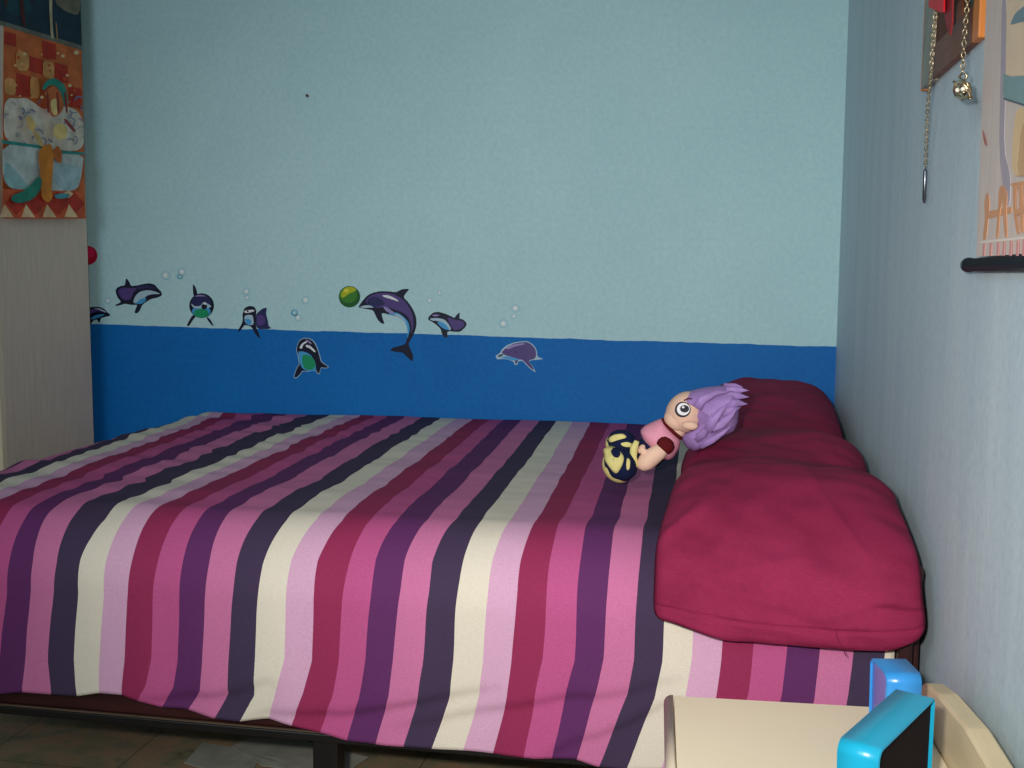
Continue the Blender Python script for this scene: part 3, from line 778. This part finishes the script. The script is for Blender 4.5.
sticker('dolphin_sticker', D, [
    (BELLY, [(610, 550), (638, 533), (653, 507), (683, 482), (725, 465), (770, 457), (817, 455), (853, 478), (875, 510), (878, 550), (895, 562), (920, 569), (880, 575), (840, 577), (824, 585), (853, 620), (871, 658), (833, 632), (803, 602), (783, 580), (757, 584), (754, 607), (733, 607), (728, 587), (700, 575), (660, 568), (622, 573)], 1),
    (VIO, [(650, 530), (665, 510), (690, 490), (725, 472), (770, 463), (815, 460), (848, 482), (869, 510), (872, 550), (860, 570), (820, 578), (850, 620), (860, 645), (832, 625), (803, 594), (783, 574), (757, 572), (750, 600), (738, 600), (735, 578), (715, 556), (680, 548)], 1),
    (LILAC, [(675, 500), (720, 476), (790, 468), (805, 474), (740, 488), (690, 508)], 1),
    (AQUA, [(640, 556), (680, 552), (715, 556), (772, 572), (735, 580), (690, 572)], 1),
    (INK, [(622, 552), (655, 536), (664, 540), (640, 556)], 1),
    (INK, circ(742, 524, 5, 12), 0)],
    'pale outlined dolphin sticker low on the blue band, rightmost of all', 'sticker', G)
sticker('ball_sticker', B, [((34, 92, 40), circ(612, 188, 55, 32), 0), ((60, 128, 44), circ(606, 178, 46, 28, ry=42), 0), ((176, 184, 30), [(572, 165), (590, 142), (620, 134), (650, 150), (640, 160), (610, 172), (578, 196), (568, 185)], 2), ((226, 216, 70), circ(596, 156, 13, 16, ry=9), 0)],
        'green and yellow ball sticker at the big dolphin\'s nose', 'sticker', 'ball stickers above the blue band')
sticker('ball_sticker', A, [((190, 24, 60), circ(36, 115, 43, 30), 0), ((220, 40, 84), circ(40, 104, 26, 22), 0)],
        'red ball sticker half hidden by the wardrobe edge', 'sticker', 'ball stickers above the blue band')
BUB = [(A, 388, 205, 22, 'upper left of the head-on dolphin, left bubble of its pair'), (A, 462, 190, 20, 'upper left of the head-on dolphin, right bubble of its pair'), (A, 452, 210, 13, 'tiny and overlapping the bubble above the head-on dolphin'),
       (A, 127, 320, 15, 'alone between the wardrobe and the first violet dolphin'),
       (A, 753, 278, 18, 'above the turned-back small dolphin, upper of two'), (A, 756, 306, 12, 'above the turned-back small dolphin, lower of two'),
       (B, 388, 206, 22, 'below and left of the green ball, highest of three'), (B, 330, 270, 18, 'darker, on the left below the green ball'), (B, 350, 296, 20, 'lowest of three below the green ball'),
       (D, 190, 195, 20, 'just above the small dolphin right of the leaping one'), (D, 253, 147, 18, 'highest above the small dolphin right of the leaping one'),
       (D, 740, 245, 29, 'largest above the rightmost dolphin'), (D, 730, 296, 17, 'smallest above the rightmost dolphin, under the largest'), (D, 663, 343, 30, 'lowest and whitest, left of the rightmost bubbles')]
for fn, cx, cy, r, lab in BUB:
    lay = [((156, 202, 214), circ(cx, cy, r, 22), 0), ((178, 214, 220), circ(cx + r * .05, cy - r * .05, r * .78, 20), 0), ((214, 230, 230), circ(cx - r * .05, cy, r * .5, 16), 0), ((240, 240, 240), circ(cx - r * .1, cy - r * .1, r * .28, 12), 0)]
    if 'tiny' in lab or 'darker' in lab: lay = [((96, 168, 200), circ(cx, cy, r, 22), 0), ((150, 200, 214), circ(cx + r * .1, cy - r * .1, r * .7, 20), 0), ((214, 232, 236), circ(cx, cy, r * .3, 12), 0)]
    sticker('bubble_sticker', fn, lay, 'pale blue bubble sticker, ' + lab, 'sticker', 'bubble stickers above the dolphins')
# little nail left in the wall
bm = bmesh.new(); c = Y0(308, 96, 0); tube(bm, [c, c + Vector((0, -.008, 0)), c + Vector((0, -.0082, 0)), c + Vector((0, -.010, 0))], [.002, .002, .0045, .004], 12)
tag(obj('nail', bm, M('rusty_nail', (90, 48, 40), 0.6)), 'tiny rusty nail in the pale blue wall, high above the dolphins', 'nail')

# ------------------------------------------------------------------ wardrobe with two posters
WA = math.radians(4.0)
c0 = Y0(87.5, 240, -0.09)
WX, WY = c0.x, -0.09
side = Vector((-math.sin(WA), -math.cos(WA), 0)); leftd = Vector((-math.cos(WA), math.sin(WA), 0))
nw = Vector((math.cos(WA), -math.sin(WA), 0))           # side panel's outward normal
P0 = Vector((WX, WY, 0))
def wp(px, py, off=0.001): return plane(px, py, P0 + nw * off, nw)
DEP = (wp(4, 465) - P0).dot(side)
ward = thing('wardrobe', P0, 'tall ash-coloured laminate wardrobe at the foot of the bed with posters on its side', 'wardrobe')
ward.rotation_euler.z = 0
def wbox(name, u0, u1, l0, l1, z0, z1, m, parent, bev=0.002):
    """u along the side panel towards the room, l leftwards"""
    bm = bmesh.new(); b2 = bmesh.new(); box(b2, u0, u1, l0, l1, z0, z1, bev=bev)
    T = Matrix((( side.x, leftd.x, 0, P0.x), (side.y, leftd.y, 0, P0.y), (0, 0, 1, 0), (0, 0, 0, 1)))
    merge(bm, b2, 0, T); return obj(name, bm, m, parent)
WH = 2.05
wbox('side_panel', 0, DEP - 0.012, 0, 0.018, 0, WH, MT['ward'], ward)
wbox('edge_strip', DEP - 0.011, DEP + 0.004, 0.0, 0.016, 0, WH, MT['wardedge'], ward)
wbox('body', 0, DEP - 0.02, 0.019, 1.02, 0.05, WH - 0.01, MT['ward'], ward)
for k in range(2):
    d = wbox('door', DEP - 0.018, DEP, 0.020 + k * 0.50, 0.515 + k * 0.50, 0.07, WH - 0.02, MT['ward'], ward)
    wbox('handle', DEP + 0.0005, DEP + 0.02, 0.47 + k * 0.07, 0.485 + k * 0.07, 0.95, 1.08, MT['steel'], d)
# posters: printed pictures, drawn in layers a hair apart
def poster(name, layers, label):
    bm = bmesh.new(); mats = []
    for i, (rgb, pts, it) in enumerate(layers):
        mt = flat(rgb, 0.6, 0.28, 22)
        if mt not in mats: mats.append(mt)
        P = [wp(p.x, p.y, 0.0 if i == 0 else 0.0008 + 0.0003 * (i - 1)) for p in smooth_poly([(a, b, 0) for a, b in pts], it)] if it else [wp(a, b, 0.0 if i == 0 else 0.0008 + 0.0003 * (i - 1)) for a, b in pts]
        slab(bm, P, nw, 0.0008 if i == 0 else 0.0003 + 0.00001 * i, mats.index(mt))
    return tag(obj(name, bm, mats), label, 'poster', 'posters on the wardrobe side')
q = zz((0, 60), 4.655)
L = []
def add(rgb, pts, it=1, cv=q): L.append((rgb, [cv(a, b) for a, b in pts], it))
L.append(((206, 108, 56), [(3.5, 25.5), (81.5, 50.5), (85.5, 218.5), (2.5, 215.5)], 0))
OR, RD, PCH = (212, 96, 44), (186, 52, 34), (232, 196, 148)
for pts in ([(20, -135), (75, -120), (75, -60), (20, -75)], [(135, -20), (200, -2), (200, 70), (135, 50)], [(75, 60), (138, 76), (138, 172), (78, 168)], [(255, 10), (315, 28), (318, 110), (258, 95)], [(320, 120), (378, 135), (380, 225), (322, 215)], [(198, -90), (260, -75), (260, 0), (200, -10)]):
    add(RD, pts, 0)
for pts in ([(75, -50), (135, -30), (135, 50), (75, 50)], [(200, 0), (252, 14), (250, 95), (200, 80)], [(20, 80), (72, 90), (72, 165), (22, 160)], [(140, 75), (180, 85), (185, 180), (142, 175)]):
    add((224, 158, 92), pts, 1)
add((224, 214, 196), [(18, 210), (40, 175), (80, 180), (120, 175), (160, 200), (200, 230), (260, 220), (310, 215), (360, 235), (390, 290), (388, 430), (200, 410), (18, 385)], 2)   # foam
rnd = random.Random(8)
for k in range(46):                                    # scribbled foam curls
    cx, cy = rnd.uniform(25, 380), rnd.uniform(190, 400)
    if 195 < cx < 300 and cy < 380: continue
    r_, a0 = rnd.uniform(12, 26), rnd.uniform(150, 330)
    o_ = circ(cx, cy, r_, 9, a0, a0 + 150); i_ = circ(cx, cy, r_ - rnd.uniform(4, 8), 9, a0, a0 + 150)[::-1]
    add(rnd.choice([(120, 124, 160), (150, 150, 170), (170, 168, 176)]), o_ + i_, 0)
for k in range(26):
    cx, cy = rnd.uniform(25, 365), rnd.uniform(-50, 180); r_ = rnd.uniform(4, 11)
    add(rnd.choice([(226, 170, 110), (200, 84, 40), (236, 200, 150)]), circ(cx, cy, r_, 8), 1)
add((196, 206, 200), [(10, 385), (200, 412), (390, 435), (378, 540), (360, 600), (300, 615), (60, 600), (15, 560)], 1)        # tub
add((150, 190, 188), [(20, 470), (60, 500), (110, 560), (140, 605), (50, 600), (16, 560)], 2)
add((168, 196, 200), [(250, 480), (380, 490), (360, 600), (290, 612), (250, 560)], 2)
add((48, 146, 136), [(10, 372), (200, 400), (200, 413), (10, 388)], 0)
add((48, 146, 136), [(260, 420), (392, 430), (390, 441), (260, 434)], 0)
add((206, 92, 52), [(16, 600), (378, 612), (396, 738), (14, 738)], 0)                                                     # chequered floor
for cx in (75, 165, 270, 343):
    add(RD, [(cx - 52, 665), (cx, 612), (cx + 50, 668), (cx, 722)], 0)
for cx in (20, 120, 218, 320):
    add(PCH, [(cx - 20, 690 + 42), (cx, 672), (cx + 42, 732)], 0)
for cx in (120, 218, 318): add(PCH, [(cx - 22, 620), (cx, 645), (cx + 22, 622), (cx, 606)], 0)
add((46, 140, 122), [(195, 130), (215, 95), (255, 82), (295, 110), (315, 160), (312, 225), (298, 215), (290, 165), (262, 120), (228, 115), (205, 142)], 2)   # green ribbon loop
add((196, 104, 58), [(215, 140), (250, 118), (285, 165), (296, 220), (280, 250), (245, 270), (222, 230)], 2)          # flowers
add((232, 200, 130), [(232, 190), (262, 175), (275, 220), (262, 262), (240, 250)], 2)
add((228, 200, 128), [(250, 310), (285, 290), (315, 320), (305, 365), (270, 372), (248, 345)], 2)
add((228, 190, 120), [(118, 262), (140, 258), (168, 300), (156, 335), (128, 318)], 2)
add((214, 180, 120), [(150, 320), (175, 340), (205, 395), (190, 405), (160, 360)], 1)
for x_ in (215, 262, 300): add((140, 50, 40), [(x_, 150), (x_ + 8, 148), (x_ + 14, 240), (x_ + 6, 250)], 1)
add((150, 60, 60), [(300, 270), (330, 300), (352, 330), (344, 336), (318, 308), (298, 282)], 1)
add((212, 128, 40), [(205, 395), (235, 390), (248, 430), (245, 500), (238, 600), (245, 640), (222, 668), (192, 640), (190, 560), (185, 500), (178, 430)], 2)   # orange jug
add((206, 110, 42), [(248, 420), (268, 395), (288, 430), (284, 485), (262, 470), (246, 450)], 2)
add((42, 132, 112), [(55, 630), (110, 610), (150, 575), (180, 540), (196, 560), (180, 620), (140, 655), (80, 668), (52, 655)], 2)   # green towel
add((70, 150, 160), [(250, 628), (300, 618), (330, 630), (300, 645), (260, 645)], 2)
poster('poster', L, 'orange poster of a foamy bathtub with green and red shapes on the wardrobe side')
poster('poster', [((30, 52, 66), [(-14, -60), (79, -45), (81.5, 45.5), (-14, 16)], 0),
    ((112, 112, 100), [(-14, 16), (81.5, 45.5), (81.5, 50.2), (-14, 20.8)], 0),
    ((26, 70, 78), [(5, -20), (28, -12), (34, 12), (14, 16), (3, 8)], 2), ((120, 112, 92), [(56, -20), (80, -20), (80.5, 16), (66, 12), (54, 2)], 2),
    ((190, 176, 140), [(49.5, -20), (52.5, -20), (52, 10), (52.6, 26), (54, 39), (51, 38.2), (49.8, 20), (49.2, 4)], 1),
    ((170, 130, 90), [(55.5, 20), (57, 26), (58, 40), (56.5, 39.6)], 1),
    ((84, 34, 26), [(18, -20), (22, -20), (24, 10), (26, 27), (23, 26), (20, 10)], 1), ((84, 34, 26), [(4, -20), (8, -20), (7, 8), (5, 6)], 1), ((60, 30, 40), [(31, -20), (34, -20), (33, 4), (31, 6)], 1)],
    'dark blue poster with pale stem lines, topmost on the wardrobe side')

# ------------------------------------------------------------------ paper sheets under the bed
def sheet(pts, zb, label, seed):
    bm = bmesh.new(); P = [Z0(a, b, zb) for a, b in pts]
    slab(bm, P, (0, 0, 1), 0.0012)
    bmesh.ops.subdivide_edges(bm, edges=[e for e in bm.edges if e.calc_length() > 0.02], cuts=4, use_grid_fill=True)
    for v in bm.verts: v.co.z += 0.004 * max(0, noise.noise(Vector((v.co.x * 12, v.co.y * 12, seed))))
    tag(obj('paper_sheet', bm, MT['paper']), label, 'paper', 'paper sheets on the floor under the bed')
sheet([(184, 763), (203, 744), (236, 748), (262, 756), (250, 775), (215, 772)], 0.0002, 'grey paper sheet on the floor under the bed, left of its leg', 1)
sheet([(232, 747), (250, 737.5), (300, 740), (368, 758), (340, 776), (262, 766)], 0.006, 'larger grey paper sheet on the floor under the bed, behind its leg', 2)

# ------------------------------------------------------------------ nightstand
NZ = 0.43; NX0, NX1 = -0.378, -0.050; NY0, NY1 = -2.10, -1.654
ns = thing('nightstand', (-0.21, -1.88, 0), 'ivory laminate nightstand with curved backboard beside the bed', 'nightstand')
obj('body', cbox(NX0 + 0.02, NX1, NY0 + 0.01, NY1 - 0.01, 0.03, NZ - 0.02, bev=0.002), MT['ivory'], ns)
obj('top_panel', cbox(NX0 + 0.0135, NX1, NY0, NY1, NZ - 0.018, NZ, bev=0.002), MT['ivory'], ns)
bm = bmesh.new()                                       # bull-nosed front edge
pr = []
for k in range(13):
    a = math.pi / 2 + math.pi * k / 12
    pr.append((NX0 + 0.0105 + 0.0105 * math.cos(a) * 1.0, NZ - 0.012 + 0.0125 * math.sin(a)))
pr = [(NX0 + 0.0125, NZ + 0.0005)] + pr + [(NX0 + 0.0125, NZ - 0.0245)]
ra = [bm.verts.new((x, NY0, z_)) for x, z_ in pr]; rb = [bm.verts.new((x, NY1, z_)) for x, z_ in pr]
for k in range(len(pr)):
    f = bm.faces.new((ra[k], ra[(k + 1) % len(pr)], rb[(k + 1) % len(pr)], rb[k])); f.smooth = k < len(pr) - 1
bm.faces.new(ra); bm.faces.new(rb[::-1])
obj('edge_moulding', bm, MT['ivory'], ns)
for k in range(2):
    d = obj('drawer', cbox(NX0 + 0.004, NX0 + 0.02, NY0 + 0.02, NY1 - 0.02, 0.06 + k * 0.175, 0.225 + k * 0.175, bev=0.003), MT['ivory'], ns)
    bm = bmesh.new(); c = Vector((NX0 + 0.004, -1.88, 0.143 + k * 0.175))
    tube(bm, [c, c + Vector((-.008, 0, 0)), c + Vector((-.014, 0, 0)), c + Vector((-.02, 0, 0))], [.005, .005, .012, .007], 16); obj('knob', bm, MT['ivoryd'], d)
bm = bmesh.new()                                       # backboard with arched top
def arch(y):
    return NZ + lerp_tab([(-0.01, .012), (0.004, .022), (0.012, .036), (0.03, .048), (0.10, .061), (0.22, .070), (0.33, .063), (0.40, .05), (0.425, .036), (0.436, .022)], NY1 - y)
N = 48; loops = []
for i in range(N + 1):
    y = NY1 + 0.004 + (NY0 - NY1 - 0.008) * i / N; zt = arch(y); e = 0.004
    prf = [(-0.048, 0.03), (-0.048, zt - e), (-0.048 + e, zt), (-0.020 - e, zt), (-0.020, zt - e), (-0.020, 0.03)]
    loops.append([bm.verts.new((x, y, z_)) for x, z_ in prf])
for a, b in zip(loops, loops[1:]):
    for k in range(6): bm.faces.new((a[k], a[(k + 1) % 6], b[(k + 1) % 6], b[k]))
bm.faces.new(loops[0]); bm.faces.new(loops[-1][::-1])
obj('backboard', bm, MT['ivoryd'], ns)
for x in (NX0 + 0.035, NX1 - 0.02):
    for y in (NY0 + 0.03, NY1 - 0.03): obj('foot', cbox(x - .015, x + .015, y - .015, y + .015, 0, 0.03, bev=0.003), MT['ivoryd'], ns)

ns.rotation_euler.z = math.radians(3.0)
# ------------------------------------------------------------------ two standing picture frames
def frame(name, p_near, p_far, H, T, normal_sign, face_m, shell_m, label, lean=0.0, zb=NZ, rn=0.018, rf=0.018, face_in=0.004):
    """thick banded frame: face spans p_near->p_far (plan points), T deep behind the face"""
    a, b = Vector((*p_near, 0)), Vector((*p_far, 0)); d = (b - a); Ln = d.length; d.normalize()
    nn = Vector((d.y, -d.x, 0)) * normal_sign                 # outward normal of the face
    def outline(inset, W=Ln):
        pts = []
        for cx, cz, r, a0 in ((rn, rn * .6, rn * .6, 180), (W - rf, rf * .6, rf * .6, 270), (W - rf, H - rf, rf, 0), (rn, H - rn, rn, 90)):
            r2 = max(0.001, r - inset)
            for k in range(9):
                t = math.radians(a0 + 90 * k / 8)
                pts.append((cx + r2 * math.cos(t) if True else 0, cz + r2 * math.sin(t)))
        return pts
    def P(u, v, depth): return a + d * u + Vector((0, 0, zb + v)) - nn * depth + nn * (-lean * v)
    root = thing(name, (a + b) / 2 - nn * T / 2 + Vector((0, 0, zb)), label, 'picture frame', 'blue picture frames on the nightstand')
    bm = bmesh.new(); o0, o1 = outline(0), outline(0.0022)
    rings = [[bm.verts.new(P(u, v, dp)) for u, v in oo] for oo, dp in ((o1, 0.005), (o1, 0.0), (o0, 0.0008), (o0, T - 0.0008), (o1, T), (o1, T - 0.005))]
    n = len(o0)
    for r0, r1 in zip(rings, rings[1:]):
        for k in range(n): f = bm.faces.new((r0[k], r0[(k + 1) % n], r1[(k + 1) % n], r1[k])); f.smooth = r0 is rings[2]
    bm.faces.new(rings[-1])
    obj('casing', bm, shell_m, root)
    bm = bmesh.new(); slab(bm, [P(u, v, face_in + 0.002) for u, v in outline(0.0026)], nn, 0.002)
    return root, obj('face_panel', bm, face_m, root)
def zp(px, py, z_): p = Z0(px, py, z_); return (p.x, p.y)
TH = 0.13
fn_, ff = zp(879.5, 752, NZ + TH), zp(936, 697, NZ + TH)
r1_, f1_ = frame('picture_frame', fn_, ff, TH, 0.041, 1, MT['backing'], MT['teal'], 'turquoise thick-edged picture frame showing its black back, nearer of two', rn=0.012, rf=0.006)
f1_['label'] = 'black backing panel'
TH2 = 0.105
fn2, ff2 = zp(887, 675, NZ + TH2), zp(870, 656, NZ + TH2)
r2_, f2_ = frame('picture_frame', fn2, ff2, TH2, 0.042, -1, MT['screen'], MT['sky'], 'light blue thick-edged picture frame with violet glass, behind the turquoise one', rn=0.012, rf=0.010, face_in=0.003)
f2_['label'] = 'violet glass face'

# ------------------------------------------------------------------ wooden picture on the right wall with hanging chains
pic = thing('framed_picture', (-0.01, -1.36, 1.312), 'wooden framed brown picture high on the right wall, chains hanging over it', 'picture')
PY0, PY1, PZ0, PZ1, PT = -1.592, -1.196, 1.305, 1.74, -0.011
obj('frame_stile', cbox(PT, 0, PY0, PY0 + 0.035, PZ0, PZ1, bev=0.002), MT['amber'], pic)['label'] = 'amber varnished end stile'
obj('frame_stile', cbox(PT, 0, PY1 - 0.018, PY1, PZ0 - .004, PZ1, bev=0.002), MT['amber'], pic)
obj('silver_moulding', cbox(PT - 0.002, -0.001, PY1 - 0.085, PY1 - 0.0185, PZ0 - .003, PZ1, bev=0.002), MT['gild'], pic)
obj('moulding_bead', cbox(PT - 0.002, -0.001, PY1 - 0.098, PY1 - 0.086, PZ0 - .002, PZ1, bev=0.002), M('pale_bead', (150, 142, 126), 0.4), pic)
obj('bottom_rail', cbox(PT, 0, PY0 + 0.0355, PY1 - 0.0985, PZ0, PZ0 + 0.05, bev=0.002), MT['wood'], pic)
obj('top_rail', cbox(PT, 0, PY0 + 0.0355, PY1 - 0.0985, PZ1 - 0.05, PZ1, bev=0.002), MT['wood'], pic)
pp = obj('painting', cbox(-0.008, -0.002, PY0 + 0.0355, PY1 - 0.0985, PZ0 + 0.05, PZ1 - 0.05), MT['canvas'], pic)
for rgb, pts in (((70, 96, 92), [(972, -6), (978, -10), (979, 14), (974, 24), (970, 18)]), ((150, 78, 34), [(956, 6), (964, -4), (963, 30), (957, 42)])):
    bm = bmesh.new(); slab(bm, [X0(p.x, p.y, -0.008) for p in smooth_poly([(a, b, 0) for a, b in pts], 2)], (-1, 0, 0), 0.0006); obj('painted_patch', bm, flat(rgb), pp)
def torus(bm, c, t, up, R_, r_, stretch=1.5, n=10, m=5):
    side_ = t.cross(up).normalized(); P = []
    for k in range(n + 1):
        a = 2 * math.pi * k / n; P.append(c + t * math.cos(a) * R_ * stretch + side_ * math.sin(a) * R_)
    tube(bm, P, r_, m, cap=False)
def chain(pts, pitch=0.0062):
    bm = bmesh.new(); pts = [Vector(p) for p in pts]; i = 0
    for a, b in zip(pts, pts[1:]):
        L_ = (b - a).length; t = (b - a).normalized(); n = max(1, int(L_ / pitch))
        for k in range(n):
            torus(bm, a + t * (k + .5) * L_ / n, t, Vector((1, 0, 0)) if i % 2 else Vector((0, 1, 0)), 0.0026, 0.0009, 1.5); i += 1
    return bm
xc = -0.030
nk = thing('necklace', X0(925, 202, xc), 'thin metal chain with slender bar pendant hanging below the picture corner', 'necklace', 'chains hung over the framed picture')
top1 = X0(936, 6, xc); top1 = Vector((xc, top1.y, PZ1 + 0.0)); 
obj('chain', chain([top1, X0(936, 6, xc), X0(931, 70, xc), X0(927.5, 110, xc + .008), X0(925.5, 168, -0.010)]), MT['chain'], nk)
bm = bmesh.new(); a, b = X0(925.3, 169, -0.010), X0(924, 203, -0.008); tube(bm, [a, a.lerp(b, .05), a.lerp(b, .9), b], [.0015, .0032, .0030, .0012], 10); obj('bar_pendant', bm, MT['steel'], nk)
tube_hook = bmesh.new(); tube(tube_hook, [Vector((PT, top1.y, PZ1 - .004)), Vector((xc - .004, top1.y, PZ1 - .004)), Vector((xc - .004, top1.y, PZ1 + .006))], 0.0015, 8); obj('hook', tube_hook, MT['steel'], pic)
nk2 = thing('necklace', X0(962, 100, xc), 'chain with knotted charm pendant hanging in front of the picture, nearer the scroll', 'necklace', 'chains hung over the framed picture')
t2 = X0(968, 0, xc); t2 = Vector((xc, t2.y, PZ1))
obj('chain', chain([t2, X0(967.5, 2, xc), X0(964.5, 35, xc), X0(962.5, 74, xc)]), MT['chain'], nk2)
bm = bmesh.new(); tube(bm, [Vector((PT, t2.y, PZ1 - .004)), Vector((xc - .004, t2.y, PZ1 - .004)), Vector((xc - .004, t2.y, PZ1 + .006))], 0.0015, 8); obj('hook', bm, MT['steel'], pic)
bm = bmesh.new()
def xb(px, py, r1, r2, r3):
    c = X0(px, py, xc + 0.004); b2 = bmesh.new(); bmesh.ops.create_uvsphere(b2, u_segments=14, v_segments=8, radius=1)
    for v in b2.verts: v.co = Vector((v.co.x * r3, v.co.y * r1, v.co.z * r2))
    for f in b2.faces: f.smooth = True
    merge(bm, b2, 0, Matrix.Translation(c))
def spiral(pts, r0):
    tube(bm, [X0(a, b, xc - 0.001 - 0.003 * ((i * 7) % 3)) for i, (a, b) in enumerate(pts)], r0, 8)
spiral([(962.5, 73), (959, 77), (963, 81), (967, 77), (965, 73.5)], .0017)
spiral([(956, 83), (961, 81), (968, 84), (970, 90), (969, 97), (962, 99), (956, 96), (954.5, 90), (956, 84)], .0024)
spiral([(954, 82), (959, 86), (965, 84), (967, 89), (971, 98), (966, 98), (960, 93), (956, 95)], .0022)
spiral([(958, 97), (960, 88), (965, 94), (968, 90)], .0020)
xb(962, 91, .008, .009, .004)
ch = obj('charm_pendant', bm, MT['chain'], nk2)
bm = bmesh.new()
bead = M('bright_bead', (240, 236, 220), 0.15, 0.8)
for px, py in ((957.5, 90), (963, 89)):
    c = X0(px, py, xc - 0.006); bm = bmesh.new(); bmesh.ops.create_uvsphere(bm, u_segments=10, v_segments=6, radius=0.0030)
    bmesh.ops.translate(bm, verts=bm.verts, vec=c); obj('bead', bm, bead, ch)
# red ribbon
bm = bmesh.new()
rp = [(930.5, -30), (946, -36), (945, 12), (942, 12.5), (930, 7)]
slab(bm, [X0(a, b, -0.036) for a, b in rp], (-1, 0, 0), 0.002)
rb_ = obj('ribbon', bm, MT['red']); tag(rb_, 'bright red ribbon hanging over the picture beside the long chain', 'ribbon')
bm = bmesh.new(); slab(bm, [X0(a, b, -0.030) for a, b in [(944, -30), (955, -40), (953.5, 22), (951.5, 35), (948.5, 28), (944.5, 10)]], (-1, 0, 0), 0.002)
obj('ribbon_tail', bm, MT['red2'], rb_)['label'] = 'darker red pointed tail'

# ------------------------------------------------------------------ wall scroll
SX = -0.014
scr = thing('wall_scroll', X0(978, 255, -0.014), 'pale fabric wall scroll with orange lettering and black rod on the right wall', 'wall scroll')
ft, fb = X0(987.5, 0, SX), X0(977.5, 257, SX)
ft2 = Vector((SX, ft.y + (ft.y - fb.y) / (ft.z - fb.z) * (1.85 - ft.z), 1.85))
NYs = -2.35
bm = bmesh.new()
slab(bm, [fb, Vector((SX, NYs, fb.z)), Vector((SX, NYs, 1.85)), ft2], (-1, 0, 0), 0.0015)
fab = obj('fabric', bm, M('pale_printed_satin', (214, 200, 192), 0.6, 0.3, var=0.06, vscale=6, stretch=(1, 14, 1)), scr)
bm = bmesh.new(); rc = X0(969, 265, -0.014); rz = rc.z
tube(bm, [(-.014, rc.y + .0075, rz), (-.014, rc.y + .007, rz), (-.014, rc.y - .004, rz), (-.014, rc.y - .005, rz), (-.014, NYs - .07, rz)], [.004, .0095, .0095, .0082, .0082], 20)
obj('rod', bm, MT['rodm'], scr)
bm = bmesh.new(); tube(bm, [(-.014, ft2.y + .06, 1.855), (-.014, NYs - .07, 1.855)], .0088, 16); obj('rod', bm, MT['rodm'], scr)
S2 = zz((970, 0), 5.12); S1 = zz((960, 150), 5.48)
def sprint(name, items, label=None):
    bm = bmesh.new(); mats = []
    for i, (rgb, pts, it) in enumerate(items):
        mt = flat(rgb, 0.6)
        if mt not in mats: mats.append(mt)
        pts = smooth_poly([(a, b, 0) for a, b in pts], it) if it else [Vector((a, b, 0)) for a, b in pts]
        slab(bm, [X0(p.x, p.y, SX - 0.0015 - 0.0004 * i + (0.0002 if i else 0)) for p in pts], (-1, 0, 0), 0.0004, mats.index(mt))
    r = obj(name, bm, mats, fab)
    if label: r['label'] = label
def s2(*p): return [S2(a, b) for a, b in p]
def s1(*p): return [S1(a, b) for a, b in p]
sprint('printed_picture', [
    ((176, 166, 176), s2((165, -20), (190, -20), (185, 400), (175, 768), (210, 900), (205, 1050), (180, 1050), (150, 780), (158, 400)), 1),
    ((228, 206, 176), s2((190, -20), (300, -20), (300, 390), (185, 385)), 0),
    ((120, 146, 156), s2((205, 130), (230, 70), (280, 30), (300, 20), (300, 105), (240, 118)), 2),
    ((132, 162, 164), s2((170, 370), (200, 395), (300, 385), (300, 545), (230, 520), (172, 505)), 1),
    ((86, 104, 110), s2((172, 500), (230, 518), (300, 540), (300, 550), (228, 526), (172, 508)), 0),
    ((226, 196, 152), s2((240, 550), (300, 560), (300, 900), (215, 900), (220, 700)), 1),
    ((206, 168, 124), s2((265, 640), (300, 620), (300, 900), (240, 900)), 1),
    ((176, 104, 96), s2((66, 660), (74, 690), (86, 740), (78, 745), (68, 700)), 1)], 'pale figure-like folds in cream, grey blue and peach')
ORN = (214, 156, 116)
sprint('lettering', [
    (ORN, s1((146, 232), (158, 240), (166, 290), (155, 400), (145, 492), (124, 492), (138, 380), (134, 290)), 1),
    (ORN, s1((150, 336), (262, 316), (285, 312), (285, 345), (262, 352), (150, 378)), 0),
    (ORN, s1((215, 205), (240, 190), (262, 240), (255, 330), (262, 480), (246, 480), (238, 380), (236, 270), (222, 330), (212, 482), (196, 484), (208, 340)), 1),
    (ORN, s1((275, 185), (345, 170), (420, 165), (420, 200), (300, 212)), 0),
    (ORN, s1((290, 200), (312, 200), (306, 320), (330, 455), (312, 462), (292, 330)), 1),
    (ORN, s1((322, 196), (346, 194), (350, 450), (334, 452), (326, 320)), 1),
    (ORN, s1((300, 330), (350, 310), (420, 300), (420, 330), (350, 345), (304, 360)), 0)], 'tall brushed orange capital letters')
sprint('border_line', [((238, 226, 214), s1((112, 500), (250, 486), (420, 468), (420, 478), (250, 497), (112, 511)), 0)] +
    [((214, 150, 146), s1((x, 515 - (x - 115) * .1), (x + 12, 514 - (x - 115) * .1), (x + 8, 580), (x - 4, 580)), 0) for x in (128, 165, 205, 236, 275, 312, 345)])
